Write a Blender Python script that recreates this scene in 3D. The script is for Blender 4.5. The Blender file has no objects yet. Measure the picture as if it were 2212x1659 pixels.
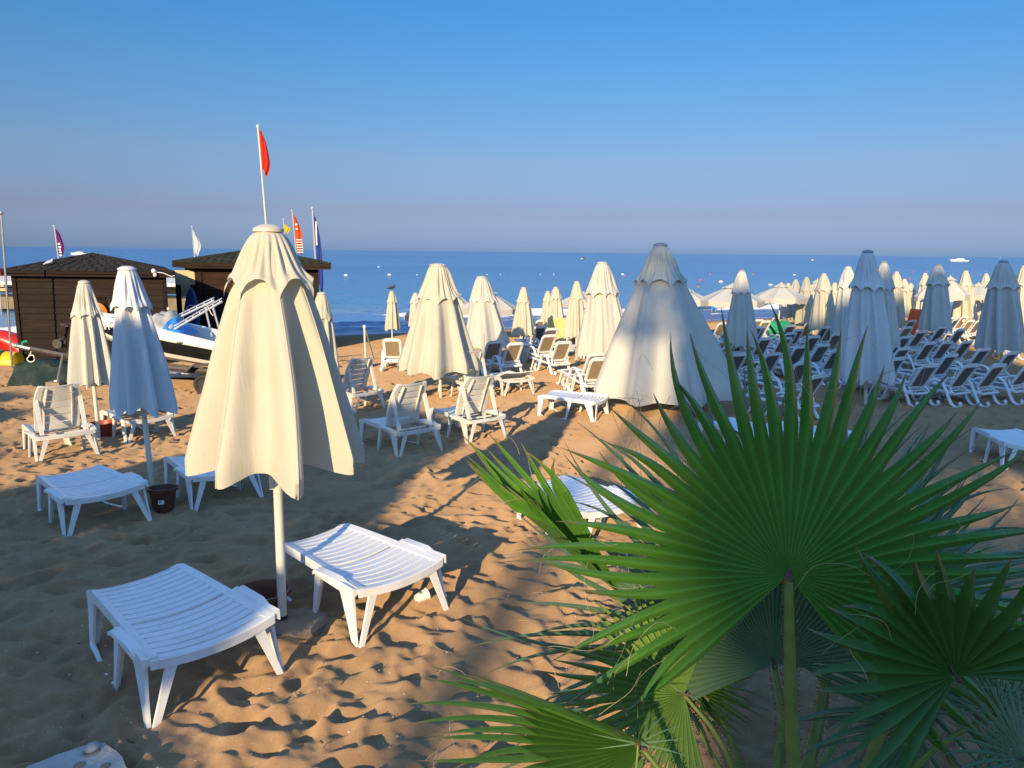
# Beach at sunrise: closed parasols, plastic loungers, huts, a boat on its trailer, fan palms in front, calm sea.
import bpy, math, random
import numpy as np
from mathutils import Vector, Matrix
rad = math.radians
sc = bpy.context.scene
col = sc.collection
sc.render.engine = 'CYCLES'
RND = random.Random(11)

# ------------------------------------------------------------------ camera and picking
F, CX, CY, HC = 1620.0, 1106.0, 829.5, 2.8
CAMROT = Matrix.Rotation(rad(90 - 10.01), 3, 'X') @ Matrix.Rotation(rad(0.6), 3, 'Z')
CAMPOS = Vector((0, 0, HC))
cam = bpy.data.cameras.new('camera')
cam_ob = bpy.data.objects.new('camera', cam)
col.objects.link(cam_ob)
cam_ob.matrix_world = Matrix.Translation(CAMPOS) @ CAMROT.to_4x4()
cam.sensor_width = 36
cam.lens = F / 2212 * 36
cam.clip_start = 0.05
cam.clip_end = 30000
sc.camera = cam_ob

SUN_AZ, SUN_EL = rad(15.5), rad(17.0)      # shadows run this much to the right of straight ahead
SUN_DIR = Vector((-math.sin(SUN_AZ) * math.cos(SUN_EL), -math.cos(SUN_AZ) * math.cos(SUN_EL), math.sin(SUN_EL)))

SEA_Z = -1.15
_ty = np.arange(-60, 400, 0.1)
_tz = np.interp(_ty, [-60, 5.0, 9.2, 13.4, 20.7, 39.5, 45, 60, 400], [0, 0, -0.32, -0.56, -0.76, -1.15, -1.5, -2.4, -6])
_k = np.ones(31) / 31
_tz = np.convolve(np.pad(_tz, 15, mode='edge'), _k, mode='valid')

def shore(x):
    return np.maximum(39.5 + 0.5 * np.clip(x, -60, 200), 17.0)

def gz_np(x, y):
    ys = shore(x)
    ye = np.where(y < 10, y, np.where(y < ys, 10 + (y - 10) * (29.5 / (ys - 10)), 39.5 + (y - ys)))
    return np.interp(ye, _ty, _tz)

def gz(x, y):
    return float(gz_np(np.array([x], float), np.array([y], float))[0])

def ray(px, py):
    return (CAMROT @ Vector(((px - CX) / F, -(py - CY) / F, -1.0)))

def at(px, py, h=0.0):
    """Point over pixel (px,py) of the 2212 wide photograph at height h above the sand."""
    d = ray(px, py)
    t, last = 0.8, None
    while t < 400:
        p = CAMPOS + d * t
        e = p.z - gz(p.x, p.y) - h
        if e <= 0:
            break
        last = t
        t *= 1.03
    a, b = (last or t), t
    for _ in range(25):
        m = (a + b) / 2
        p = CAMPOS + d * m
        if p.z - gz(p.x, p.y) - h > 0: a = m
        else: b = m
    return CAMPOS + d * b

def at_depth(px, py, y):
    d = ray(px, py)
    return CAMPOS + d * (y / d.y)

def at_z(px, py, z):
    d = ray(px, py)
    return CAMPOS + d * ((z - HC) / d.z)

# ------------------------------------------------------------------ numpy noise
def _hash(ix, iy, seed):
    h = (ix.astype(np.int64) * 374761393 + iy.astype(np.int64) * 668265263 + seed * 974711) & 0xFFFFFFFF
    h = ((h ^ (h >> 13)) * 1274126177) & 0xFFFFFFFF
    h = (h ^ (h >> 16)) & 0xFFFFFF
    return h / float(0xFFFFFF)

def vnoise(x, y, seed=0):
    ix, iy = np.floor(x), np.floor(y)
    fx, fy = x - ix, y - iy
    fx = fx * fx * fx * (fx * (fx * 6 - 15) + 10); fy = fy * fy * fy * (fy * (fy * 6 - 15) + 10)
    a = _hash(ix, iy, seed); b = _hash(ix + 1, iy, seed)
    c = _hash(ix, iy + 1, seed); d = _hash(ix + 1, iy + 1, seed)
    return (a + (b - a) * fx) * (1 - fy) + (c + (d - c) * fx) * fy

def fbm(x, y, seed=0, oct=4):
    s, a, n = 0, 1, 0
    for o in range(oct):
        s = s + a * (vnoise(x, y, seed + o) - 0.5); n += a
        x, y, a = x * 2.03 + 13.7, y * 2.03 + 7.1, a * 0.5
    return s / n * 2

# ------------------------------------------------------------------ materials
class NT:
    def __init__(s, name):
        s.m = bpy.data.materials.new(name); s.m.use_nodes = True
        s.t = s.m.node_tree; s.b = s.t.nodes['Principled BSDF']; s.out = s.t.nodes['Material Output']
    def n(s, typ, **kw):
        nd = s.t.nodes.new(typ)
        for k, v in kw.items():
            if k.startswith('i_'):
                key = k[2:]; nd.inputs[int(key) if key.isdigit() else key].default_value = v
            else: setattr(nd, k, v)
        return nd
    def l(s, a, b): s.t.links.new(a, b)
    def coord(s, scale=(1, 1, 1), kind='Object'):
        tc = s.n('ShaderNodeTexCoord'); mp = s.n('ShaderNodeMapping'); mp.inputs['Scale'].default_value = scale
        s.l(tc.outputs[kind], mp.inputs[0]); return mp.outputs[0]
    def noise(s, vec, scale, detail=4, rough=0.55):
        nd = s.n('ShaderNodeTexNoise'); nd.inputs['Scale'].default_value = scale
        nd.inputs['Detail'].default_value = detail; nd.inputs['Roughness'].default_value = rough
        s.l(vec, nd.inputs['Vector']); return nd.outputs['Fac']
    def ramp(s, fac, stops):
        r = s.n('ShaderNodeValToRGB'); e = r.color_ramp.elements
        while len(e) < len(stops): e.new(0.5)
        for el, (p, c) in zip(e, stops): el.position = p; el.color = (*c, 1) if len(c) == 3 else c
        s.l(fac, r.inputs[0]); return r.outputs['Color']
    def mix(s, fac, a, b, mode='MIX'):
        nd = s.n('ShaderNodeMix', data_type='RGBA', blend_type=mode)
        for key, v in ((0, fac), (6, a), (7, b)):
            if isinstance(v, (int, float)): nd.inputs[key].default_value = v
            elif isinstance(v, tuple): nd.inputs[key].default_value = (*v, 1)
            else: s.l(v, nd.inputs[key])
        return nd.outputs[2]
    def bump(s, h, strength, dist=0.01):
        nd = s.n('ShaderNodeBump'); nd.inputs['Strength'].default_value = strength; nd.inputs['Distance'].default_value = dist
        s.l(h, nd.inputs['Height']); s.l(nd.outputs[0], s.b.inputs['Normal']); return nd.outputs[0]

def simple(name, c, rough=0.5, var=0.12, scale=6.0, metal=0.0, spec=0.5, bump=0.15, bscale=40, bd=0.004, dirt=None, dirtamt=0.5):
    k = NT(name); v = k.coord()
    n1 = k.noise(v, scale, 5)
    lo = tuple(max(0, x * (1 - var)) for x in c); hi = tuple(min(1, x * (1 + var)) for x in c)
    cc = k.ramp(n1, [(0.3, lo), (0.7, hi)])
    if dirt:
        n3 = k.noise(v, scale * 0.55, 7, 0.7)
        f = k.ramp(n3, [(0.52, (0, 0, 0)), (0.75, (dirtamt,) * 3)])
        cc = k.mix(f, cc, dirt)
    k.l(cc, k.b.inputs['Base Color'])
    k.b.inputs['Roughness'].default_value = rough; k.b.inputs['Metallic'].default_value = metal
    k.b.inputs['Specular IOR Level'].default_value = spec
    if bump: k.bump(k.noise(v, bscale, 4), bump, bd)
    return k.m

def cloth(name, c, trans=0.22, stain=(0.55, 0.48, 0.36), amt=0.25):
    k = NT(name); v = k.coord()
    n1 = k.noise(v, 3.0, 5); n2 = k.noise(k.coord((1, 1, 0.25)), 7, 6, 0.7)
    cc = k.ramp(n1, [(0.25, tuple(x * 0.93 for x in c)), (0.75, c)])
    cc = k.mix(k.ramp(n2, [(0.55, (0, 0, 0)), (0.8, (amt,) * 3)]), cc, stain)
    w = k.n('ShaderNodeTexNoise'); w.inputs['Scale'].default_value = 9; w.inputs['Detail'].default_value = 6
    k.l(k.coord((1, 1, 0.5)), w.inputs['Vector'])
    w2 = k.noise(k.coord((1, 1, 0.10)), 22, 4, 0.6); w3 = k.noise(k.coord((1, 1, 1)), 260, 2)
    ad = k.n('ShaderNodeMath', operation='MULTIPLY_ADD'); ad.inputs[1].default_value = 0.7; k.l(w2, ad.inputs[0]); k.l(w.outputs['Fac'], ad.inputs[2])
    a3 = k.n('ShaderNodeMath', operation='MULTIPLY_ADD'); a3.inputs[1].default_value = 0.05; k.l(w3, a3.inputs[0]); k.l(ad.outputs[0], a3.inputs[2])
    bp = k.n('ShaderNodeBump'); bp.inputs['Strength'].default_value = 0.3; bp.inputs['Distance'].default_value = 0.02
    k.l(a3.outputs[0], bp.inputs['Height'])
    d = k.n('ShaderNodeBsdfDiffuse'); t = k.n('ShaderNodeBsdfTranslucent'); mx = k.n('ShaderNodeMixShader'); mx.inputs[0].default_value = trans
    for nd in (d, t): k.l(cc, nd.inputs['Color']); k.l(bp.outputs[0], nd.inputs['Normal'])
    k.l(d.outputs[0], mx.inputs[1]); k.l(t.outputs[0], mx.inputs[2]); k.l(mx.outputs[0], k.out.inputs['Surface'])
    k.t.nodes.remove(k.b)
    return k.m

def leafmat(name, c, c2, trans=0.3, rough=0.34):
    """palm blade: attribute 'tipness' (0 hub .. 1 tip) turns the very tips straw brown"""
    k = NT(name); v = k.coord()
    n1 = k.noise(v, 5, 5)
    a = k.n('ShaderNodeAttribute', attribute_name='tipness')
    cc = k.ramp(n1, [(0.3, c), (0.7, c2)])
    tip = k.ramp(a.outputs['Fac'], [(0.86, (0, 0, 0)), (0.97, (1, 1, 1))])
    cc = k.mix(tip, cc, (0.22, 0.13, 0.06))
    b2 = k.n('ShaderNodeAttribute', attribute_name='fold')
    cc = k.mix(k.ramp(b2.outputs['Fac'], [(0.0, (0.35,) * 3), (0.5, (0, 0, 0))]), cc, tuple(x * 1.9 for x in c2))
    k.l(cc, k.b.inputs['Base Color']); k.b.inputs['Roughness'].default_value = rough
    k.b.inputs['Specular IOR Level'].default_value = 0.55
    k.bump(k.noise(k.coord((1, 1, 1)), 60, 3), 0.12, 0.004)
    t = k.n('ShaderNodeBsdfTranslucent'); k.l(k.mix(0.5, cc, (0.16, 0.30, 0.02)), t.inputs['Color'])
    mx = k.n('ShaderNodeMixShader'); mx.inputs[0].default_value = trans
    k.l(k.b.outputs[0], mx.inputs[1]); k.l(t.outputs[0], mx.inputs[2]); k.l(mx.outputs[0], k.out.inputs['Surface'])
    return k.m

def woodmat(name, c, c2):
    k = NT(name)
    n1 = k.noise(k.coord((1.2, 1.2, 14)), 2.5, 6, 0.65); n2 = k.noise(k.coord((0.6, 0.6, 7.0)), 1.0, 2)
    cc = k.ramp(n1, [(0.25, c), (0.75, c2)])
    cc = k.mix(k.ramp(n2, [(0.5, (0, 0, 0)), (0.7, (0.45,) * 3)]), cc, tuple(min(1, x * 1.7) for x in c2))
    k.l(cc, k.b.inputs['Base Color']); k.b.inputs['Roughness'].default_value = 0.75; k.b.inputs['Specular IOR Level'].default_value = 0.12
    k.bump(n1, 0.4, 0.006)
    return k.m

M = {}
M['plastic'] = simple('white_resin', (0.80, 0.80, 0.79), 0.33, 0.04, 4, spec=0.5, bump=0.05, bscale=60, dirt=(0.46, 0.40, 0.30), dirtamt=0.5)
M['plastic_old'] = simple('aged_white_resin', (0.72, 0.70, 0.64), 0.45, 0.06, 4, bump=0.08, dirt=(0.40, 0.35, 0.27), dirtamt=0.5)
M['resin2'] = simple('bright_white_resin', (0.80, 0.80, 0.80), 0.36, 0.03, 3, bump=0.04, dirt=(0.5, 0.47, 0.4), dirtamt=0.25)
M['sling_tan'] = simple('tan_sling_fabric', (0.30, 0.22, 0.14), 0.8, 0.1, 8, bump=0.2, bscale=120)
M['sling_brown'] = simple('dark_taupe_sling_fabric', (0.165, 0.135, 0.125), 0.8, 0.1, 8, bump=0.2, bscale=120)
M['cream'] = cloth('cream_canvas', (0.70, 0.655, 0.53), 0.28)
M['ivory'] = cloth('ivory_canvas', (0.66, 0.62, 0.50), 0.2)
M['white_canvas'] = cloth('off_white_canvas', (0.66, 0.64, 0.57), 0.2)
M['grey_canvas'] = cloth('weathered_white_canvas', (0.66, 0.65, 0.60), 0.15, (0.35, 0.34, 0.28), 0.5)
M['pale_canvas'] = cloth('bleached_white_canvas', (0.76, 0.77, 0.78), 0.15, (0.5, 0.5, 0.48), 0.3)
M['cap'] = simple('cream_plastic_cap', (0.60, 0.53, 0.42), 0.4, 0.04)
M['cap_grey'] = simple('grey_plastic_cap', (0.30, 0.32, 0.34), 0.45, 0.05)
M['pole'] = simple('painted_white_pole', (0.66, 0.62, 0.54), 0.35, 0.05, 4, dirt=(0.45, 0.38, 0.26), dirtamt=0.4)
M['steel'] = simple('galvanised_steel', (0.55, 0.55, 0.55), 0.35, 0.1, 10, metal=0.9)
M['silver'] = simple('silver_tube', (0.72, 0.72, 0.72), 0.3, 0.05, 10, metal=0.6)
M['rust'] = simple('dark_rusty_steel', (0.045, 0.04, 0.038), 0.6, 0.3, 14, dirt=(0.20, 0.08, 0.03), dirtamt=0.8)
M['rubber'] = simple('black_rubber', (0.025, 0.025, 0.025), 0.75, 0.3, 12)
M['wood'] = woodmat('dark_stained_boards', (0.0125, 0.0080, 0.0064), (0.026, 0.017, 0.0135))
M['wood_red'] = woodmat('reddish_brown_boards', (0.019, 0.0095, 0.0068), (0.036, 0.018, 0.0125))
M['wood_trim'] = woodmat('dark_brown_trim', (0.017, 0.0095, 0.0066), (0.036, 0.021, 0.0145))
M['shingle'] = simple('black_bitumen_shingle', (0.034, 0.030, 0.025), 0.9, 0.5, 5, spec=0.1, bump=0.6, bscale=90, bd=0.01, dirt=(0.045, 0.037, 0.028), dirtamt=0.8)
M['shingle_green'] = simple('green_bitumen_shingle', (0.036, 0.040, 0.026), 0.9, 0.45, 5, spec=0.1, bump=0.6, bscale=90, bd=0.01, dirt=(0.05, 0.046, 0.026), dirtamt=0.7)
M['terracotta'] = simple('brown_plastic_pot', (0.14, 0.045, 0.026), 0.45, 0.15, 8, dirt=(0.25, 0.14, 0.09), dirtamt=0.3)
M['red_pot'] = simple('red_plastic_pot', (0.33, 0.05, 0.025), 0.45, 0.1, 8)
M['soil'] = simple('dark_soil', (0.05, 0.035, 0.025), 0.95, 0.4, 20, bump=0.8, bscale=30, bd=0.02)
M['stone'] = simple('sandy_concrete', (0.30, 0.23, 0.16), 0.95, 0.2, 6, bump=0.7, bscale=35, bd=0.02, dirt=(0.2, 0.14, 0.09), dirtamt=0.6)
M['slab'] = simple('pale_concrete_slab', (0.46, 0.42, 0.37), 0.9, 0.15, 6, bump=0.6, bscale=45, bd=0.012, dirt=(0.26, 0.19, 0.13), dirtamt=0.8)
M['pebble'] = simple('grey_pebble', (0.30, 0.31, 0.30), 0.7, 0.2, 20)
M['white'] = simple('white_gelcoat', (0.80, 0.78, 0.72), 0.25, 0.03, 3, dirt=(0.5, 0.42, 0.3), dirtamt=0.2)
M['black'] = simple('black_gelcoat', (0.012, 0.012, 0.013), 0.22, 0.2, 3, bump=0.03)
M['blue_tarp'] = simple('blue_tarp', (0.03, 0.22, 0.60), 0.5, 0.2, 6, bump=0.5, bscale=14, bd=0.03)
M['grey_tarp'] = simple('grey_boat_cover', (0.42, 0.41, 0.38), 0.8, 0.12, 6, bump=0.5, bscale=14, bd=0.03)
M['green_tarp'] = simple('dark_green_tarp', (0.010, 0.026, 0.019), 0.7, 0.25, 5, bump=0.5, bscale=8, bd=0.04)
M['red_rubber'] = simple('red_vinyl', (0.62, 0.02, 0.012), 0.3, 0.06, 3)
M['yellow_rubber'] = simple('yellow_vinyl', (0.80, 0.52, 0.01), 0.35, 0.06, 3)
M['orange'] = simple('orange_plastic', (0.85, 0.17, 0.01), 0.4, 0.06, 3)
M['red_flag'] = cloth('red_flag_cloth', (0.75, 0.05, 0.03), 0.3, (0.4, 0.03, 0.02), 0.2)
M['purple_flag'] = cloth('purple_flag_cloth', (0.22, 0.05, 0.20), 0.3, (0.12, 0.02, 0.1), 0.2)
M['orange_flag'] = cloth('orange_flag_cloth', (0.75, 0.12, 0.03), 0.3, (0.5, 0.06, 0.02), 0.2)
M['blue_flag'] = cloth('blue_flag_cloth', (0.05, 0.09, 0.32), 0.3, (0.03, 0.05, 0.2), 0.2)
M['yellow_flag'] = cloth('yellow_flag_cloth', (0.80, 0.60, 0.03), 0.3, (0.5, 0.4, 0.02), 0.2)
M['white_flag'] = cloth('white_flag_cloth', (0.75, 0.74, 0.72), 0.3, (0.5, 0.45, 0.42), 0.2)
M['beige_wall'] = simple('beige_panel', (0.52, 0.42, 0.24), 0.7, 0.1, 2, dirt=(0.34, 0.27, 0.16), dirtamt=0.6)
M['jetty_side'] = simple('weathered_tan_timber', (0.21, 0.16, 0.095), 0.8, 0.2, 3, bump=0.3)
M['jetty_top'] = simple('whitewashed_timber', (0.66, 0.64, 0.60), 0.7, 0.08, 3)
M['navy'] = simple('navy_board', (0.02, 0.04, 0.14), 0.35, 0.1, 4)
M['greenish'] = simple('green_towel_fabric', (0.02, 0.30, 0.16), 0.9, 0.15, 8, bump=0.5, bscale=25, bd=0.02)
M['orange_cloth'] = simple('orange_red_fabric', (0.80, 0.11, 0.03), 0.85, 0.1, 8, bump=0.4, bscale=25, bd=0.02)
M['yellow_cloth'] = simple('pale_yellow_fabric', (0.72, 0.50, 0.18), 0.9, 0.1, 8, bump=0.4, bscale=25, bd=0.02)
M['cyan'] = simple('cyan_label', (0.01, 0.42, 0.60), 0.4, 0.05, 4)
M['paper'] = simple('white_paper', (0.80, 0.77, 0.70), 0.7, 0.04, 8)
M['ink'] = simple('dark_print', (0.10, 0.10, 0.11), 0.6, 0.1, 8)
M['skin'] = simple('tanned_skin', (0.48, 0.25, 0.16), 0.5, 0.06, 6, bump=0.05)
M['hair'] = simple('dark_hair', (0.015, 0.011, 0.009), 0.6, 0.3, 30)
M['blue_shorts'] = simple('bright_blue_shorts', (0.01, 0.20, 0.62), 0.7, 0.1, 8)
M['bird_white'] = simple('pale_grey_plumage', (0.66, 0.67, 0.68), 0.8, 0.15, 40)
M['bird_dark'] = simple('dark_plumage', (0.05, 0.045, 0.05), 0.8, 0.3, 40)
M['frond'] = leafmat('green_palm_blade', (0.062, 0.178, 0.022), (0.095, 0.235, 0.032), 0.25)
M['frond_lit'] = leafmat('sunlit_palm_blade', (0.12, 0.23, 0.045), (0.17, 0.29, 0.06), 0.3)  # sunlight on this fan is put into its paler yellow-green
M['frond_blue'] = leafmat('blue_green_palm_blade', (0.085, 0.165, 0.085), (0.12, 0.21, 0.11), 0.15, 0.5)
M['frond_shaded'] = leafmat('shaded_palm_blade', (0.034, 0.098, 0.016), (0.050, 0.130, 0.020), 0.18)  # shade on these fans is put into their darker green
M['petiole'] = simple('green_palm_stalk', (0.20, 0.27, 0.07), 0.4, 0.2, 10, bump=0.15, dirt=(0.16, 0.17, 0.05), dirtamt=0.5)
M['thorn'] = simple('reddish_thorn', (0.22, 0.11, 0.05), 0.5, 0.2, 10)
M['fibre'] = simple('straw_palm_fibre', (0.42, 0.33, 0.19), 0.8, 0.2, 10)
M['bark'] = simple('fibrous_palm_bark', (0.10, 0.065, 0.04), 0.95, 0.4, 12, bump=0.9, bscale=18, bd=0.03)
M['foliage'] = simple('shade_caster_leaves', (0.045, 0.085, 0.025), 0.6, 0.4, 4)

# ------------------------------------------------------------------ mesh builder
class MB:
    def __init__(s): s.v = []; s.f = []; s.attr = {}
    def loft(s, rings, closed=True, caps=True):
        b = len(s.v); n = len(rings[0])
        for r in rings: s.v.extend([tuple(p) for p in r])
        for i in range(len(rings) - 1):
            for j in range(n if closed else n - 1):
                k = (j + 1) % n
                s.f.append((b + i * n + j, b + i * n + k, b + (i + 1) * n + k, b + (i + 1) * n + j))
        if caps and closed:
            s.f.append(tuple(b + j for j in reversed(range(n))))
            s.f.append(tuple(b + (len(rings) - 1) * n + j for j in range(n)))
        return s
    def box(s, c, d, rot=None):
        hx, hy, hz = d[0] / 2, d[1] / 2, d[2] / 2
        pts = [Vector((x, y, z)) for z in (-hz, hz) for x, y in ((-hx, -hy), (hx, -hy), (hx, hy), (-hx, hy))]
        if rot is not None: pts = [rot @ p for p in pts]
        c = Vector(c); pts = [p + c for p in pts]
        return s.loft([pts[:4], pts[4:]])
    def tube(s, path, r, n=8, caps=True, flat=1.0, up=None):
        """round (or flattened) tube along path; r number or list"""
        P = [Vector(p) for p in path]; rr = r if isinstance(r, (list, tuple)) else [r] * len(P)
        rings = []; ref = Vector(up) if up else Vector((0, 0, 1))
        for i, p in enumerate(P):
            t = (P[min(i + 1, len(P) - 1)] - P[max(i - 1, 0)]).normalized()
            a = t.cross(ref)
            if a.length < 1e-4: a = t.cross(Vector((1, 0, 0.01)))
            a.normalize(); bb = a.cross(t)
            rings.append([p + a * (rr[i] * math.cos(2 * math.pi * k / n)) + bb * (rr[i] * flat * math.sin(2 * math.pi * k / n)) for k in range(n)])
        return s.loft(rings, True, caps)
    def lathe(s, prof, n=20, c=(0, 0, 0)):
        rings = [[(c[0] + r * math.cos(2 * math.pi * k / n), c[1] + r * math.sin(2 * math.pi * k / n), c[2] + z) for k in range(n)] for r, z in prof]
        return s.loft(rings)
    def grid(s, pts, nu, nv, wrap=False):
        b = len(s.v); s.v.extend([tuple(p) for p in pts])
        for i in range(nv - 1):
            for j in range(nu if wrap else nu - 1):
                k = (j + 1) % nu
                s.f.append((b + i * nu + j, b + i * nu + k, b + (i + 1) * nu + k, b + (i + 1) * nu + j))
        return s
    def prism(s, poly, z0, z1):
        return s.loft([[(x, y, z0) for x, y in poly], [(x, y, z1) for x, y in poly]])
    def ball(s, c, r, nu=10, nv=7, sc3=(1, 1, 1)):
        prof = []
        rings = []
        for i in range(nv):
            a = math.pi * (i + 0.001 + 0.02) / (nv - 1 + 0.04) - math.pi / 2
            rings.append([(c[0] + r * sc3[0] * math.cos(a) * math.cos(2 * math.pi * k / nu), c[1] + r * sc3[1] * math.cos(a) * math.sin(2 * math.pi * k / nu), c[2] + r * sc3[2] * math.sin(a)) for k in range(nu)])
        return s.loft(rings)
    def xf(s, m, start=0):
        for i in range(start, len(s.v)): s.v[i] = tuple(m @ Vector(s.v[i]))
        return s
    def build(s, name, mat, parent=None, smooth=True, angle=35, loc=None):
        me = bpy.data.meshes.new(name)
        me.from_pydata(s.v, [], s.f); me.materials.append(mat)
        for k, vals in s.attr.items():
            at_ = me.attributes.new(k, 'FLOAT', 'POINT'); at_.data.foreach_set('value', np.array(vals, np.float32))
        if smooth:
            me.polygons.foreach_set('use_smooth', [True] * len(me.polygons))
            try: me.set_sharp_from_angle(angle=rad(angle))
            except Exception: pass
        ob = bpy.data.objects.new(name, me); col.objects.link(ob)
        if parent is not None: ob.parent = parent
        if loc is not None: ob.location = loc
        return ob

def tag(o, label, cat, group=None, kind=None):
    if label: o['label'] = label
    if cat: o['category'] = cat
    if group: o['group'] = group
    if kind: o['kind'] = kind
    return o

def empty(name, loc=(0, 0, 0), rz=0.0):
    o = bpy.data.objects.new(name, None); col.objects.link(o)
    o.location = loc; o.rotation_euler = (0, 0, rz); o.empty_display_size = 0.1
    return o

def dup(root, loc, rz, label, group=None, scale=None):
    r = root.copy(); col.objects.link(r); r.location = loc; r.rotation_euler = (0, 0, rz)
    if scale: r.scale = scale
    r['label'] = label
    if group: r['group'] = group
    for ch in root.children:
        c = ch.copy(); col.objects.link(c); c.parent = r
        for g in ch.children:
            d = g.copy(); col.objects.link(d); d.parent = c
    return r

def setmat(root, swaps):
    """give one copy its own material on a part: {part name: material}"""
    for c in root.children:
        base = c.name.split('.')[0]
        if base in swaps:
            c.data = c.data.copy(); c.data.materials[0] = swaps[base]

def bez(pts, n=8):
    """Catmull-Rom through pts"""
    P = [Vector(p) for p in pts]; P = [P[0] * 2 - P[1]] + P + [P[-1] * 2 - P[-2]]
    out = []
    for i in range(1, len(P) - 2):
        for k in range(n):
            t = k / n
            out.append(0.5 * ((2 * P[i]) + (P[i + 1] - P[i - 1]) * t + (2 * P[i - 1] - 5 * P[i] + 4 * P[i + 1] - P[i + 2]) * t * t + (3 * P[i] - P[i - 1] - 3 * P[i + 1] + P[i + 2]) * t ** 3))
    out.append(P[-2]); return out
# ------------------------------------------------------------------ world and sun
w = bpy.data.worlds.new('World'); sc.world = w; w.use_nodes = True
wt = w.node_tree; bg = wt.nodes['Background']
sky = wt.nodes.new('ShaderNodeTexSky'); sky.sky_type = 'NISHITA'; sky.sun_disc = False
sky.sun_elevation = SUN_EL; sky.sun_rotation = math.pi + SUN_AZ
sky.altitude = 0; sky.air_density = 1.0; sky.dust_density = 0.4; sky.ozone_density = 4.0
# clear morning sky: the haze band over the sea is bluer and dimmer than the plain model gives
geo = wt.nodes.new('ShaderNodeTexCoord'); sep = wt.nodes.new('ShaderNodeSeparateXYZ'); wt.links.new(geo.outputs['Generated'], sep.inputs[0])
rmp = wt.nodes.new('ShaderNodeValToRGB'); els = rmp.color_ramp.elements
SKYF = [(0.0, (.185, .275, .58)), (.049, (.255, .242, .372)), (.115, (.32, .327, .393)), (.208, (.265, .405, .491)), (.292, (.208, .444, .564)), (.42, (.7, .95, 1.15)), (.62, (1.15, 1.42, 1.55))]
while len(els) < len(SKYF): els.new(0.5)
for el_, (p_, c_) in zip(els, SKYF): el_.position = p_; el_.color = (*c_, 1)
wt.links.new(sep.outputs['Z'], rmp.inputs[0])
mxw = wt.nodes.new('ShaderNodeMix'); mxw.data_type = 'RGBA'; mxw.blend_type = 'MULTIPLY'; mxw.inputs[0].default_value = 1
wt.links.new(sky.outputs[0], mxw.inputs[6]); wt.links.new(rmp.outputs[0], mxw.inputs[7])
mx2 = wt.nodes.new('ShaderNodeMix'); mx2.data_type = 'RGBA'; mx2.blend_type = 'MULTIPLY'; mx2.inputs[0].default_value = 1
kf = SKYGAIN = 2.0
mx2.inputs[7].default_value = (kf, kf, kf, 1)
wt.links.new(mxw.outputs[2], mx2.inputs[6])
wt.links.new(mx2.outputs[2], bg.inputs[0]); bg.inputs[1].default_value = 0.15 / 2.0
sl = bpy.data.lights.new('sun', 'SUN'); sl.energy = 4.2; sl.angle = rad(0.5); sl.color = (1.0, 0.765, 0.44)
so = bpy.data.objects.new('sun', sl); col.objects.link(so)
so.rotation_euler = SUN_DIR.to_track_quat('Z', 'Y').to_euler()
sc.view_settings.view_transform = 'Standard'; sc.view_settings.look = 'None'
sc.view_settings.exposure = 0.70; sc.view_settings.gamma = 1
sc.cycles.use_denoising = True
sc.cycles.max_bounces = 6; sc.cycles.diffuse_bounces = 3; sc.cycles.glossy_bounces = 3; sc.cycles.transparent_max_bounces = 6
sc.cycles.sample_clamp_indirect = 6

# ------------------------------------------------------------------ sand
def sand_relief(X, Y):
    far = np.clip((30 - Y) / 18, 0.12, 1)
    ys = shore(X); dry = np.clip((ys - Y - 1.5) / 5, 0, 1)
    wx = X + 0.25 * fbm(X / 0.9, Y / 0.9, 50, 2); wy = Y + 0.25 * fbm(X / 0.9, Y / 0.9, 60, 2)
    h = 0.024 * fbm(X / 2.2, Y / 2.2, 3, 3)
    r1 = 1 - np.abs(fbm(wx / 0.50, wy / 0.34, 21, 3)) * 1.6
    h += 0.013 * (r1 - 0.5)
    h += 0.008 * fbm(wx / 0.22, wy / 0.14, 33, 3)
    r2 = 1 - np.abs(fbm(wx / 0.24 + 9, wy / 0.15, 37, 2)) * 2
    h += 0.007 * r2
    h += 0.006 * fbm(X / 0.08, Y / 0.07, 43, 2)
    return h * dry * (0.25 + 0.75 * far) * np.clip(1 + .10 * (Y - 6.5), 1, 2.0)

ys_ = [-45, -30, -20, -13, -9, -6, -4, -2.5, -1.2, 0]
y = 0.4
while y < 3.0: ys_.append(y); y += 0.12
while y < 75: ys_.append(y); y += max(0.020, 0.0050 * y)
ys_ = np.array(ys_ + [90, 120, 200])
t_ = np.linspace(-1, 1, 640)
t_ = np.concatenate([[-14, -7, -4, -2.6, -1.8, -1.35, -1.15], t_, [1.15, 1.35, 1.8, 2.6, 4, 7, 14]])
hw = 0.82 * np.maximum(ys_, 2) + 2.2
Xg = t_[None, :] * hw[:, None]; Yg = np.repeat(ys_[:, None], len(t_), 1)
Zg = gz_np(Xg, Yg) + sand_relief(Xg, Yg)
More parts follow.
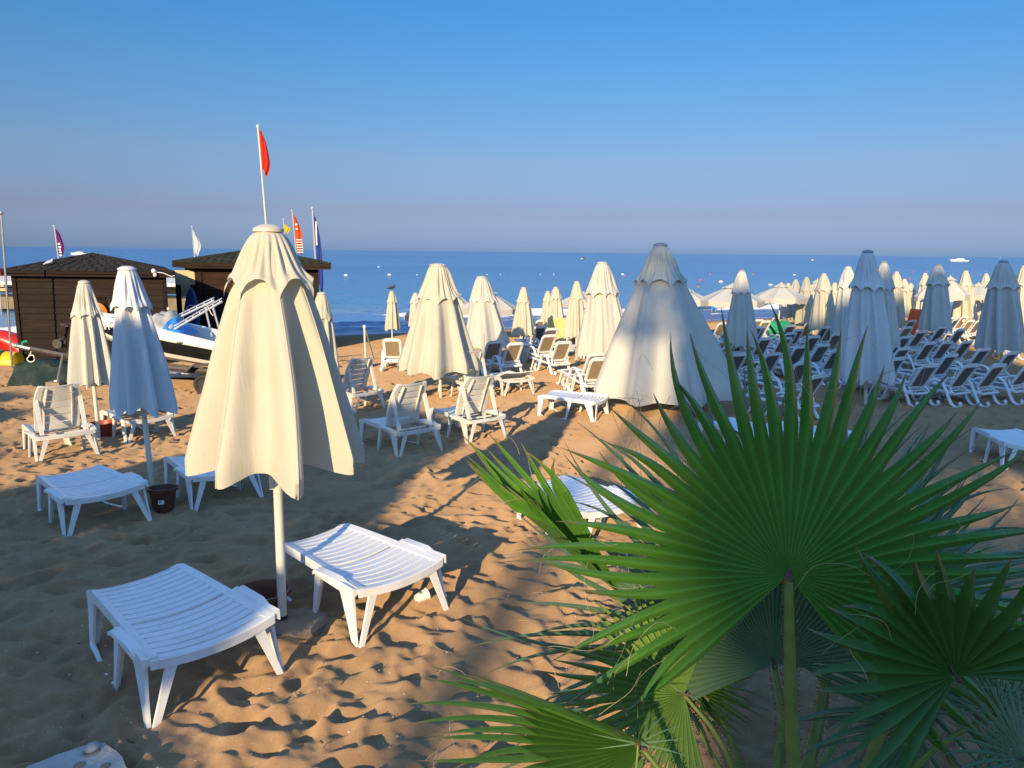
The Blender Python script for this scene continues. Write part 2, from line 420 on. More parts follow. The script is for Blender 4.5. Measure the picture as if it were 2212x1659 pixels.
# trampled hollows: heel marks and scuffed footprints
rs = np.random.RandomState(5)
for k in range(7000):
    yy = 2.5 + 24 * rs.rand() ** 1.6; xx = (rs.rand() * 2 - 1) * (0.8 * yy + 1.5)
    a = rs.rand() * math.pi; L = 0.10 + 0.13 * rs.rand(); W_ = L * (0.38 + 0.3 * rs.rand()); D = (0.008 + 0.028 * rs.rand() ** 1.8) * min(2.2, max(1, 1 + .12 * (yy - 6.5)))
    i0, i1 = np.searchsorted(ys_, [yy - 3 * L, yy + 3 * L])
    if i1 <= i0: continue
    hwm = 0.82 * yy + 2.2; j0, j1 = np.searchsorted(t_, [(xx - 3.4 * L) / hwm, (xx + 3.4 * L) / hwm])
    dx = Xg[i0:i1, j0:j1] - xx; dy = Yg[i0:i1, j0:j1] - yy
    u = (dx * math.cos(a) + dy * math.sin(a)) / L; v = (-dx * math.sin(a) + dy * math.cos(a)) / W_
    q = u * u + v * v
    Zg[i0:i1, j0:j1] += -D * np.exp(-q * q * 1.3) + 0.40 * D * np.exp(-(np.sqrt(q) - 1.35) ** 2 * 5)
nv, nu = Xg.shape
def mesh_from_grid(name, Xg, Yg, Zg, mat, kind, attrs=None):
    nv, nu = Xg.shape
    me = bpy.data.meshes.new(name)
    co = np.stack([Xg, Yg, Zg], -1).reshape(-1, 3).astype(np.float32)
    idx = np.arange(nv * nu).reshape(nv, nu)
    q = np.stack([idx[:-1, :-1], idx[:-1, 1:], idx[1:, 1:], idx[1:, :-1]], -1).reshape(-1, 4)
    me.vertices.add(len(co)); me.vertices.foreach_set('co', co.ravel())
    me.loops.add(q.size); me.loops.foreach_set('vertex_index', q.ravel().astype(np.int32))
    me.polygons.add(len(q)); me.polygons.foreach_set('loop_start', np.arange(0, q.size, 4, dtype=np.int32))
    me.update(calc_edges=True); me.validate()
    me.polygons.foreach_set('use_smooth', np.ones(len(me.polygons), bool))
    for k, v in (attrs or {}).items():
        a = me.attributes.new(k, 'FLOAT', 'POINT'); a.data.foreach_set('value', v.ravel().astype(np.float32))
    me.materials.append(mat)
    o = bpy.data.objects.new(name, me); col.objects.link(o); o['kind'] = kind
    return o

k = NT('beach_sand'); v = k.coord()
n1 = k.noise(v, 0.9, 6); n2 = k.noise(v, 70, 3, 0.7); n3 = k.noise(v, 9, 5, 0.7)
cc = k.ramp(n1, [(0.3, (0.330, 0.208, 0.114)), (0.7, (0.415, 0.266, 0.148))])
cc = k.mix(k.ramp(n3, [(0.35, (0.18,) * 3), (0.6, (0, 0, 0))]), cc, (0.25, 0.152, 0.082))
cc = k.mix(k.ramp(n2, [(0.30, (0.5,) * 3), (0.46, (0, 0, 0))]), cc, (0.23, 0.14, 0.08))
cc = k.mix(k.ramp(n2, [(0.62, (0, 0, 0)), (0.76, (0.6,) * 3)]), cc, (0.62, 0.50, 0.34))
wa = k.n('ShaderNodeAttribute', attribute_name='wet')
cc = k.mix(wa.outputs['Fac'], cc, (0.16, 0.11, 0.068))
k.l(cc, k.b.inputs['Base Color'])
rr = k.n('ShaderNodeMapRange'); rr.inputs['To Min'].default_value = 0.95; rr.inputs['To Max'].default_value = 0.35
k.l(wa.outputs['Fac'], rr.inputs['Value']); k.l(rr.outputs[0], k.b.inputs['Roughness'])
k.b.inputs['Specular IOR Level'].default_value = 0.15
bh = k.n('ShaderNodeMath', operation='ADD'); k.l(n2, bh.inputs[0]); k.l(k.noise(v, 28, 4, 0.6), bh.inputs[1])
n4 = k.noise(v, 240, 2, 0.6)
bh2 = k.n('ShaderNodeMath', operation='MULTIPLY_ADD'); bh2.inputs[1].default_value = 0.35; k.l(n4, bh2.inputs[0]); k.l(bh.outputs[0], bh2.inputs[2])
bn = k.bump(bh2.outputs[0], 0.30, 0.009)
df = k.n('ShaderNodeBsdfDiffuse'); df.inputs['Roughness'].default_value = 1.0      # rough grains throw light back towards the low sun
k.l(cc, df.inputs['Color']); k.l(bn, df.inputs['Normal'])
mxs = k.n('ShaderNodeMixShader'); k.l(wa.outputs['Fac'], mxs.inputs[0]); k.l(df.outputs[0], mxs.inputs[1]); k.l(k.b.outputs[0], mxs.inputs[2]); k.l(mxs.outputs[0], k.out.inputs['Surface'])
M['sand'] = k.m
wet = np.clip(1 - (shore(Xg) - Yg - 0.2) / 2.6, 0, 1) * 0.9
sand = mesh_from_grid('sand', Xg, Yg, Zg, M['sand'], 'structure', {'wet': wet})

_yi, _ti = ys_, t_
def sand_z(x, y):
    """height of the sand surface itself"""
    i = int(np.clip(np.searchsorted(_yi, y), 1, len(_yi) - 1)); h = 0.82 * max(_yi[i], 2) + 2.2
    j = int(np.clip(np.searchsorted(_ti, x / h), 1, len(_ti) - 1))
    return float(Zg[i - 1:i + 1, j - 1:j + 1].mean())

# shell and gravel crumbs on the sand
mb = MB()
for k_ in range(1500):
    yy = 3.2 + 9 * RND.random() ** 1.7; xx = (RND.random() * 2 - 1) * (0.7 * yy + 0.5)
    r = RND.uniform(0.0025, 0.007) * (1 + 0.06 * yy); z = sand_z(xx, yy)
    b = len(mb.v)
    for p in ((1, 0, 0), (0, 1, 0), (-1, 0, 0), (0, -1, 0), (0, 0, 1), (0, 0, -1)):
        mb.v.append((xx + p[0] * r * RND.uniform(.5, 1.5), yy + p[1] * r * RND.uniform(.5, 1.5), z + r * 0.2 + p[2] * r * RND.uniform(.4, 1)))
    for a, c_ in ((0, 1), (1, 2), (2, 3), (3, 0)):
        mb.f.append((b + a, b + c_, b + 4)); mb.f.append((b + c_, b + a, b + 5))
o = mb.build('shell_crumbs', simple('shell_crumbs', (0.5, 0.44, 0.36), 0.7, 0.4, 30, bump=0), smooth=False)
tag(o, 'scattered pale shell and gravel crumbs lying on the sand', 'gravel', kind='stuff')

mb = MB()
for k_ in range(70):
    yy = 3.3 + 7 * RND.random() ** 1.5; xx = (RND.random() * 2 - 1) * (0.68 * yy + .3); z = sand_z(xx, yy); a = RND.uniform(0, 6.3); L = RND.uniform(.02, .07)
    mb.tube([(xx, yy, z + .006), (xx + L * .5 * math.cos(a), yy + L * .5 * math.sin(a), z + .010), (xx + L * math.cos(a + .3), yy + L * math.sin(a + .3), z + .006)], RND.uniform(.0018, .004), 5)
o = mb.build('twigs', simple('dry_twigs', (0.14, 0.10, 0.07), 0.9, 0.4, 20, bump=0), smooth=False)
tag(o, 'small dark twigs and bits of litter strewn on the sand', 'litter', kind='stuff')

# ------------------------------------------------------------------ sea
along = np.concatenate([-np.geomspace(9000, 90, 60), np.linspace(-80, 130, 520), np.geomspace(140, 9000, 60)])
out = np.concatenate([np.linspace(-1.2, 14, 180), np.geomspace(14.2, 60, 120), np.geomspace(61, 14000, 70)])
dirA = np.array([1, 0.5]) / math.hypot(1, 0.5); dirN = np.array([-0.5, 1]) / math.hypot(1, 0.5)
A, N = np.meshgrid(along, out)
wig = 0.5 * fbm(A / 9, A * 0 + 0.3, 71, 2)
NN = N + np.where(N < 14, wig * np.clip(1 - N / 14, 0, 1), 0)
Xs = dirA[0] * A + dirN[0] * NN; Ys = 39.5 + dirA[1] * A + dirN[1] * NN
near = np.clip(1 - N / 60, 0, 1) * np.clip((140 - np.abs(A)) / 40, 0, 1)
c1 = 7.0 + 1.3 * fbm(A / 14, A * 0, 81, 3)
dN = N - c1
hgt = 0.42 * (0.35 + 0.9 * np.clip(fbm(A / 11, A * 0 + 5, 85, 2) + 0.55, 0, 1))
wave = hgt * np.where(dN < 0, np.exp(-(dN / 0.42) ** 2), np.exp(-(dN / 1.3) ** 2))
c2 = 14 + 1.5 * fbm(A / 16, A * 0 + 9, 91, 2)
wave2 = 0.16 * np.exp(-((N - c2) / 1.2) ** 2) + 0.10 * np.exp(-((N - c2 - 8) / 1.5) ** 2)
chop = 0.07 * fbm(Xs / 1.6, Ys / 0.7, 95, 3) + 0.05 * fbm(Xs / 0.5, Ys / 0.3, 97, 3)
Zs = SEA_Z + near * (wave + wave2) + near * chop * np.clip((N + 0.5) / 2, 0, 1)
f1 = np.exp(-((dN + 0.35) / 0.55) ** 2) * np.clip(1.0 + 1.7 * fbm(A / 2.2, N / 0.8, 101, 4) + 0.9 * (fbm(A / 11, A * 0 + 5, 85, 2)), 0, 1)
f2 = np.clip(fbm(A / 1.6, N / 0.35, 111, 4) * 2.6 - 0.45, 0, 1) * np.clip(1 - np.abs(N - 3.6) / 3.8, 0, 1) * 0.6
f3 = np.exp(-((N + 0.1 - 0.25 * fbm(A / 1.5, A * 0, 117, 3)) / 0.13) ** 2) * 0.5
foam = np.clip(f1 + f2 + f3, 0, 1) * np.clip((140 - np.abs(A)) / 40, 0, 1)
k = NT('sea_water'); v = k.coord((1, 1, 1))
rot = k.n('ShaderNodeMapping'); rot.inputs['Rotation'].default_value = (0, 0, -math.atan2(0.5, 1)); k.l(v, rot.inputs[0])
def st(sx, sy):
    mp = k.n('ShaderNodeMapping'); mp.inputs['Scale'].default_value = (sx, sy, 1); k.l(rot.outputs[0], mp.inputs[0]); return mp.outputs[0]
a = k.noise(st(0.45, 1.0), 0.9, 6, 0.62); b_ = k.noise(st(0.05, 0.16), 1.0, 5, 0.6); c_ = k.noise(st(0.012, 0.05), 0.6, 4, 0.6)
sm = k.n('ShaderNodeMath', operation='ADD'); m2 = k.n('ShaderNodeMath', operation='MULTIPLY'); m2.inputs[1].default_value = 2.5
k.l(b_, m2.inputs[0]); k.l(a, sm.inputs[0]); k.l(m2.outputs[0], sm.inputs[1])
na = k.n('ShaderNodeAttribute', attribute_name='offshore')
am = k.n('ShaderNodeMapRange'); am.inputs['From Min'].default_value = .35; am.inputs['From Max'].default_value = .75; am.inputs['To Min'].default_value = .28; am.inputs['To Max'].default_value = 1.8
k.l(na.outputs['Fac'], am.inputs['Value'])
hm = k.n('ShaderNodeMath', operation='MULTIPLY'); k.l(sm.outputs[0], hm.inputs[0]); k.l(am.outputs[0], hm.inputs[1])
k.bump(hm.outputs[0], 0.8, 0.35)
basec = k.ramp(na.outputs['Fac'], [(0.0, (0.10, 0.14, 0.28)), (0.24, (0.11, 0.17, 0.32)), (0.31, (0.20, 0.33, 0.46)), (0.42, (0.11, 0.29, 0.46)), (0.62, (0.02, 0.19, 0.42)), (1.0, (0.008, 0.13, 0.36))])
basec = k.mix(k.ramp(c_, [(0.40, (0, 0, 0)), (0.62, (0.55,) * 3)]), basec, (0.05, 0.25, 0.46))
ga = k.n('ShaderNodeAttribute', attribute_name='face')
basec = k.mix(ga.outputs['Fac'], basec, (0.055, 0.095, 0.065))
fa = k.n('ShaderNodeAttribute', attribute_name='foam')
fn = k.noise(st(1, 1.6), 7, 5, 0.75)
fm = k.n('ShaderNodeMath', operation='ADD'); k.l(fa.outputs['Fac'], fm.inputs[0]); k.l(fn, fm.inputs[1])
ff = k.ramp(fm.outputs[0], [(0.80, (0, 0, 0)), (1.0, (1, 1, 1))])
basec = k.mix(ff, basec, (0.78, 0.80, 0.82))
k.l(basec, k.b.inputs['Base Color'])
rg = k.mix(ff, (0.16,) * 3, (0.8,) * 3); k.l(rg, k.b.inputs['Roughness'])
k.b.inputs['IOR'].default_value = 1.33; k.b.inputs['Specular IOR Level'].default_value = 0.14
M['sea'] = k.m
off = np.clip(np.log10(np.maximum(N, 1)) / 3.2, 0, 1)
face = np.where(dN < 0.3, np.exp(-((dN + 0.25) / 0.5) ** 2), np.exp(-(dN / 0.8) ** 2)) * np.clip(near * 2, 0, 1) * 0.9
sea = mesh_from_grid('sea', Xs, Ys, Zs, M['sea'], 'structure', {'foam': foam, 'offshore': off, 'face': face})
# ------------------------------------------------------------------ closed parasols
def cloth_surface(H, zb, Rb, Rt, seed, n, per, nt, depth, p=0.9, twist=0.1, ribdrop=0.07, lean=(0, 0), rot=0):
    """folded canopy of a closed parasol: n ribs, cloth sagging into valleys between them"""
    r_ = random.Random(seed)
    th = [2 * math.pi * (k + rot + r_.uniform(-.16, .16)) / n for k in range(n)] + [0]
    th[n] = th[0] + 2 * math.pi
    rb = [r_.uniform(.86, 1.12) for _ in range(n)] + [0]; rb[n] = rb[0]
    zr = [r_.uniform(-.05, .03) for _ in range(n)] + [0]; zr[n] = zr[0]
    dp = [depth * r_.uniform(.55, 1.3) for _ in range(n)]; sk = [r_.uniform(-.16, .16) for _ in range(n)]
    rp = [(r_.uniform(-.05, .05), r_.uniform(0, 6)) for _ in range(n)]
    ph = r_.uniform(0, 6)
    pts = []; N = n * per
    for i in range(nt):
        t = i / (nt - 1)
        for j in range(N):
            k = j // per; f = (j % per) / per
            a = th[k] + (th[k + 1] - th[k]) * (f + sk[k] * math.sin(2 * math.pi * f) * .16 * min(1, t * 2))
            wq = max(0.0, (math.sin(math.pi * f) - .16) / .84); wv = wq * wq * (3 - 2 * wq)
            R = Rt + (Rb - Rt) * t ** p
            if t > .93: R *= 1 - .05 * (t - .93) / .07
            Rk = rb[k] + (rb[k + 1] - rb[k]) * f
            R *= 1 + (Rk - 1) * min(1, t * 1.6)
            g = min(1, .12 + t * 1.5)
            r = R * (1 - dp[k] * wv * g + rp[k][0] * math.sin(3 * math.pi * f + rp[k][1] + 2 * t) * t + .012 * math.sin(9 * t + ph + k) * wv)
            z = H + (zb - H) * t + (ribdrop * wv - ribdrop * .3 + zr[k] + (zr[k + 1] - zr[k]) * f) * t ** 4
            a += twist * t + .05 * math.sin(4 * t + k)
            pts.append((r * math.cos(a) + lean[0] * (z - zb), r * math.sin(a) + lean[1] * (z - zb), z))
    return pts, N, nt, th, rb

def vent_surface(H, L, R0, R1, seed, n, per, nt, twist=.05, flare=.05, arch=.06, lean=(0, 0), zb=0, rot=0):
    r_ = random.Random(seed + 99)
    th = [2 * math.pi * (k + rot + r_.uniform(-.14, .14)) / n for k in range(n)] + [0]; th[n] = th[0] + 2 * math.pi
    rb = [r_.uniform(.92, 1.14) for _ in range(n)] + [0]; rb[n] = rb[0]
    zr = [r_.uniform(-.025, .03) for _ in range(n)] + [0]; zr[n] = zr[0]
    dp = [r_.uniform(.10, .30) for _ in range(n)]
    ph = r_.uniform(0, 6)
    pts = []; N = n * per
    for i in range(nt):
        s = i / (nt - 1)
        for j in range(N):
            k = j // per; f = (j % per) / per
            a = th[k] + (th[k + 1] - th[k]) * f + twist * s
            wv = math.sin(math.pi * f) ** .7
            Rk = rb[k] + (rb[k + 1] - rb[k]) * f
            R = R0 + (R1 - R0) * s ** .72
            R *= 1 + (Rk - 1) * s
            # gathered crown creases die out towards the flared hem
            r = R * (1 - dp[k] * wv * math.sin(math.pi * min(1, s * 1.02)) ** .8 * .9) + flare * s ** 3 * (1 - .55 * wv)
            r += (.012 * math.sin(f * (5 + k % 3) * math.pi + ph + k * 2) + .012 * math.sin(a * 11 + ph * 3 + 3 * s) * math.sin(a * 3 + ph)) * s * (1.15 - s) * 4 * (R1 / .3)
            z = H - L * s + s ** 2.5 * (arch * wv - arch * .4 + (zr[k] + (zr[k + 1] - zr[k]) * f))
            if s > .93: r -= .012 * (s - .93) / .07
            pts.append((r * math.cos(a) + lean[0] * (z - zb), r * math.sin(a) + lean[1] * (z - zb), z))
    return pts, N, nt

TIPS = {}
def closed_parasol(px, py_top, py_hem, halfw, zb, label, mats=('white_canvas', 'cap', 'pole'), n=8, seed=1, depth=.42, p=.95, hi=False, vent=.30,
                   ventw=.48, group='closed parasols standing over the beach', base_px=None, table=False, stone=False, capr=None, flare=1.0, twist=.1, Hfix=None, px_hem=None, shift=0, Rb=None, arch=.34, ribdrop=None, rot=0):
    """px,py_top: tip in the photo; py_hem: hem row; halfw: half width of the hem in photo px"""
    pb = at(px_hem or px, py_hem, zb)
    if base_px: pb = at(*base_px, 0)
    D = pb.y
    rim = .8 * (Rb or 1.1 * halfw / F * (D + 1))          # the hem seen in the photo is the near side of the cloth
    if base_px: zb = at_depth(px_hem or px, py_hem, D - rim).z - gz(pb.x, D)
    else:
        pb = CAMPOS + (pb - CAMPOS) * ((D + rim) / D); D = D + rim; pb.z = gz(pb.x, D) + zb
    pt = at_depth(px, py_top, D)
    g = gz(pb.x, D)
    H = Hfix or (pt.z - g)
    dc = -(CAMROT.transposed() @ (Vector((pb.x, D, g + zb)) - CAMPOS)).z
    Rb = Rb or 1.10 * halfw / F * dc
    lean = ((pt.x - pb.x) / H, 0)
    root = empty('closed_parasol', (pb.x, D, g - .01)); TIPS[px] = Vector((pb.x + lean[0] * (H - zb), D, g + H))
    tag(root, label, 'parasol', group)
    per, nt = (20, 46) if hi else (9, 20)
    clen = H - zb
    zt = H - .05 * H / 3
    Rt = capr or max(.085, Rb * .17)
    pts, N, T, th, rb = cloth_surface(zt, zb, Rb, Rt, seed, n, per, nt, depth, p, twist, ribdrop=ribdrop or .05 * H / 3 + .02, lean=lean, rot=rot)
    mb = MB().grid(pts, N, T, True)
    mb.build('canopy', M[mats[0]], root, angle=180)
    if hi:                        # stitched seams running down the ribs
        for k_ in range(n):
            line = [Vector(pts[i * N + k_ * per]) for i in range(int(T * .22), T)]
            MB().tube([p + Vector((p.x, p.y, 0)).normalized() * .002 for p in line], .0045 * H / 3, 5).build('seam', M[mats[0]], root)
    Lv = vent * clen
    tv = Lv / clen
    R1 = (Rt + (Rb - Rt) * tv ** p) * (.97) + .012
    pts, N, T = vent_surface(zt + .012, Lv, Rt * 1.04, R1, seed, n, per, 16 if hi else 9, twist * tv, flare * (.022 * H / 3 + .10 * R1), arch * R1, lean, zb, rot)
    MB().grid(pts, N, T, True).build('top_flap', M[mats[0]], root, angle=180)
    tip = lean[0] * (zt - zb)
    ch = .03 * H / 3
    MB().lathe([(.0, ch * 1.9), (Rt * .55, ch * 1.75), (Rt * .95, ch * 1.1), (Rt * 1.08, ch * .8), (Rt * 1.10, ch * .1), (Rt * .96, -.0), (Rt * .93, -.02), (Rt * .9, -.05)], 24, (tip, 0, zt + .02)).build('cap', M[mats[1]], root)
    pr = .034 * max(.75, H / 3)
    sx = lean[0]
    MB().tube([(sx * (z - zb), 0, z) for z in (-.12, .02, zb * .6, zb + .5, zt - .02)], pr, 14).build('pole', M[mats[2]], root)
    if table:
        zt_ = table
        MB().lathe([(.0, zt_ + .012), (.26, zt_ + .012), (.285, zt_), (.27, zt_ - .018), (.05, zt_ - .03), (.045, zt_ - .14), (.0, zt_ - .14)], 24, (sx * (zt_ - zb), 0, 0)).build('table_top', M['resin2'], root)
    if stone:
        r_ = random.Random(3); poly = []
        for q in range(9):
            a = 2 * math.pi * q / 9; rr_ = .26 * r_.uniform(.85, 1.12); poly.append((.10 + rr_ * math.cos(a), -.02 + .9 * rr_ * math.sin(a)))
        mb = MB().loft([[(x * 1.02, y_ * 1.02, -.15) for x, y_ in poly], [(x, y_, .025) for x, y_ in poly], [(.1 + (x - .1) * .9, y_ * .9, .045) for x, y_ in poly]])
        mb.build('base_block', M['stone'], root, angle=30)
        MB().tube([(sx * (.0 - zb), 0, .03), (sx * (.06 - zb), 0, .075)], pr * 1.12, 14).build('pole_collar', M['rust'], root)
        bk = MB().box((sx * (zb - .18 - zb) - pr * 1.02, -.01, zb - .12), (.035, .05, .16)); bk.build('bracket', M['pole'], root)
    return root

P1 = closed_parasol(583, 489, 1056, 190, 1.20, 'big cream closed parasol nearest the camera, fully sunlit between two flat white loungers', ('cream', 'cap', 'pole'), seed=14, depth=.46, p=.86, hi=True, arch=.5, ribdrop=.075, rot=.5,
    vent=.235, base_px=(614, 1345), stone=True, flare=.8, twist=.05, capr=.098)
P2 = closed_parasol(265, 577, 893, 62, 1.02, 'slim closed parasol with bluish shaded lower half, leaning beside the brown pot', ('pale_canvas', 'pale_canvas', 'pole'), seed=5, depth=.42, p=.84, hi=True, vent=.26, base_px=(324, 1072), flare=1.3, capr=.095)
P3 = closed_parasol(180, 607, 835, 44, .9, 'slim cream closed parasol in sun in front of the dark hut wall', ('white_canvas', 'cap', 'pole'), seed=8, depth=.44, p=.72, hi=True, vent=.31, base_px=(213, 950), flare=1.1)
LIST = [
 # px, top, hem, halfw, zb, label, mats, n, seed, kw
 (697, 632, 822, 36, .85, 'slim cream closed parasol peeking out behind the big front parasol, by a reclined lounger', 'cw', 21, {'p': .7}),
 (847, 629, 712, 15, .75, 'small closed parasol at the water edge with a dark bird on top', 'cw', 22, {'p': .72, 'vent': .28}),
 (898, 633, 706, 17, .9, 'small closed parasol behind the open white parasol left of the wide cream one', 'ww', 23, {'p': .6}),
 (945, 570, 810, 88, .48, 'wide cream closed parasol on a short visible pole, left of the middle pair', 'cw', 24, {'p': 1.0, 'hi': True, 'depth': .24, 'base_px': (951, 860), 'vent': .33, 'flare': .9}),
 (1037, 597, 752, 54, .62, 'wide cream closed parasol with its hem over tan loungers, right of the middle pair', 'ww', 25, {'p': 1.0, 'hi': True, 'depth': .26, 'vent': .36, 'px_hem': 1050}),
 (1131, 621, 727, 23, .9, 'slim closed parasol alone against the surf, round table on its pole', 'cw', 26, {'p': .72, 'table': .62}),
 (1183, 629, 697, 17, .9, 'small closed parasol half hidden by the slim one to its right', 'cw', 27, {'p': .72}),
 (1200, 620, 706, 21, .9, 'slim closed parasol overlapping a smaller one on its left, yellow cloth below', 'cw', 28, {'p': .72}),
 (1245, 608, 731, 24, .85, 'slim cream closed parasol beside the wide white one, small table on its pole', 'cw', 29, {'p': .72, 'table': .6}),
 (1300, 566, 774, 57, .55, 'wide white closed parasol in full sun, left of the biggest shaded parasol', 'ww', 30, {'p': .85, 'hi': True, 'depth': .26, 'vent': .33}),
 (1425, 526, 868, 146, .40, 'biggest closed parasol, tent shaped with grey cap, half shaded behind the palm tips', 'wg', 31, {'p': .98, 'hi': True, 'depth': .13, 'vent': .25, 'flare': .5, 'capr': .14, 'ribdrop': .03, 'rot': .3}),
 (1600, 583, 747, 33, .78, 'greyish closed parasol in shade just right of the biggest parasol', 'gg', 32, {'p': .72, 'vent': .30}),
 (1701, 612, 685, 16, .9, 'first small closed parasol from the left in the tight sunlit row', 'cw', 33, {'p': .72}),
 (1717, 604, 691, 19, .88, 'second closed parasol from the left in the tight sunlit row', 'cw', 34, {'p': .72}),
 (1740, 599, 698, 22, .85, 'third closed parasol from the left in the tight sunlit row', 'cw', 35, {'p': .72}),
 (1777, 591, 714, 27, .82, 'fourth and broadest closed parasol of the tight sunlit row, rounded shadow on its hem', 'cw', 36, {'p': .6}),
 (1801, 611, 684, 15, .9, 'small closed parasol squeezed between the sunlit row and a taller half shaded one', 'cw', 37, {'p': .72}),
 (1829, 576, 731, 32, .8, 'tall closed parasol, cream top in sun, right behind the pale shaded foreground parasol', 'gw', 38, {'p': .6}),
 (1870, 541, 828, 56, .6, 'tall pale bluish closed parasol in shade behind the palm fan tips', 'pg', 39, {'p': .72, 'hi': True, 'depth': .4, 'vent': .27}),
 (1906, 565, 752, 34, .75, 'grey green shaded closed parasol directly behind the tall pale bluish one', 'gg', 40, {'p': .72}),
 (1934, 587, 700, 20, .8, 'cream closed parasol right of the grey green shaded one, first of three sunlit', 'cw', 41, {'p': .5}),
 (1951, 603, 686, 17, .85, 'middle one of three sunlit closed parasols stepping down to the right', 'cw', 42, {'p': .5}),
 (1965, 612, 668, 15, .9, 'lowest of three sunlit closed parasols stepping down to the right', 'cw', 43, {'p': .5}),
 (1996, 590, 674, 20, .85, 'sunlit closed parasol half hidden by the bluish shaded one with dark cap', 'cw', 44, {'p': .72}),
 (2023, 571, 716, 33, .78, 'bluish shaded closed parasol with dark cap left of the open white parasol', 'gg', 45, {'p': .6}),
 (2083, 585, 693, 24, .8, 'sunlit cream closed parasol in front of the two open white parasols', 'cw', 46, {'p': .72}),
 (2127, 591, 682, 20, .85, 'sunlit closed parasol partly hidden by the big shaded one at the right', 'cw', 47, {'p': .72}),
 (2163, 563, 760, 46, .7, 'large shaded closed parasol with dark cap near the right edge', 'gg', 48, {'p': .62, 'hi': True}),
 (2209, 574, 715, 30, .78, 'sunlit cream closed parasol cut by the right edge of the view', 'cw', 49, {'p': .72}),
]
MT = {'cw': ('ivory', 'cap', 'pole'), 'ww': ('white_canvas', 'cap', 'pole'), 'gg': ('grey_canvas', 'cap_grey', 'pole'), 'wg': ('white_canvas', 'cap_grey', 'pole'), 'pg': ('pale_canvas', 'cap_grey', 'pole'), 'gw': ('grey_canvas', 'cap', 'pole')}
PAR = {}
for (px, pt, ph_, hwid, zb, lab, mk, sd, kw) in LIST:
    kw = dict(kw); kw.setdefault('depth', .40)
    PAR[px] = closed_parasol(px, pt, ph_, hwid, zb, lab, MT[mk], seed=sd, **kw)

# ------------------------------------------------------------------ open parasols by the water
def open_parasol(px, py_apex, py_val, D, halfw, label, seed):
    pa = at_depth(px, py_apex, D); g = gz(pa.x, D); H = pa.z - g
    pv = at_depth(px, py_val, D); zv = pv.z - g
    R = halfw / F * D * 1.02
    root = empty('open_parasol', (pa.x, D, g)); tag(root, label, 'parasol', 'open parasols along the waterline')
    r_ = random.Random(seed); off = r_.uniform(0, .7)
    n = 8; per = 6; N = n * per; pts = []
    val = min(.22, (H - zv) * .3)
    rows = [0.03, .2, .4, .6, .8, 1.0]
    for s in rows:
        for j in range(N):
            f = (j % per) / per; a = off + 2 * math.pi * j / N
            chord = math.cos(math.pi / n) / math.cos(2 * math.pi * (f - .5) / n)
            r = R * s * chord; z = H - .06 - (H - .06 - zv - val) * s ** 1.1 - .05 * math.sin(math.pi * f) * s
            pts.append((r * math.cos(a), r * math.sin(a), z))
    for q in (.5, 1.0):
        for j in range(N):
            f = (j % per) / per; a = off + 2 * math.pi * j / N
            chord = math.cos(math.pi / n) / math.cos(2 * math.pi * (f - .5) / n)
            r = R * (1.0 - .02 * q) * chord
            pts.append((r * math.cos(a), r * math.sin(a), zv + val - .05 * math.sin(math.pi * f) - val * q + .02 * math.sin(j * 2.1) * q))
    MB().grid(pts, N, len(rows) + 2, True).build('canopy', M['white_canvas'], root, angle=25)
    pts = []
    for s in (.05, .5, 1):
        for j in range(N):
            f = (j % per) / per; a = off + 2 * math.pi * j / N
            r = R * .30 * s; pts.append((r * math.cos(a), r * math.sin(a), H + .03 - (.16 * s) - .03 * math.sin(math.pi * f) * s))
    MB().grid(pts, N, 3, True).build('top_flap', M['white_canvas'], root, angle=40)
    MB().tube([(0, 0, -.1), (0, 0, H + .05)], .028, 8).build('pole', M['pole'], root)
    mb = MB()
    for q in range(n):
        a = off + 2 * math.pi * q / n
        mb.tube([(0, 0, H - .12), (R * .97 * math.cos(a), R * .97 * math.sin(a), zv + val + .0)], .009, 5)
    mb.build('ribs', M['steel'], root)
    return root
open_parasol(912, 655, 690, 31, 40, 'open white parasol half hidden behind the wide cream closed one, left part showing', 1)
open_parasol(985, 630, 676, 33, 40, 'open white parasol whose roof shows between the two wide cream closed parasols', 2)
open_parasol(1056, 626, 676, 31, 62, 'open white parasol sticking out right of the wide cream closed parasol', 3)
open_parasol(1255, 628, 661, 33, 45, 'open white parasol behind the slim cream parasol and the wide white one', 4)
open_parasol(1484, 622, 657, 32, 50, 'open white parasol just right of the biggest shaded parasol', 5)
open_parasol(1582, 614, 659, 31, 68, 'open white parasol behind the greyish shaded closed one, boy passing at its left', 6)
open_parasol(1688, 612, 652, 32, 55, 'open white parasol left of the tight row of closed parasols', 7)
open_parasol(1766, 604, 645, 36, 34, 'open white parasol glimpsed between the closed parasols of the tight row', 8)
open_parasol(2053, 598, 645, 34, 40, 'open white parasol on a dark pole left of a sunlit cream closed one', 9)
open_parasol(2114, 612, 645, 36, 40, 'open white parasol low behind the right hand closed parasols', 10)
open_parasol(2190, 605, 645, 37, 34, 'open white parasol between the two closed parasols at the right edge', 11)
open_parasol(2003, 616, 650, 37, 22, 'small open white parasol edge beside a half hidden sunlit closed one', 12)

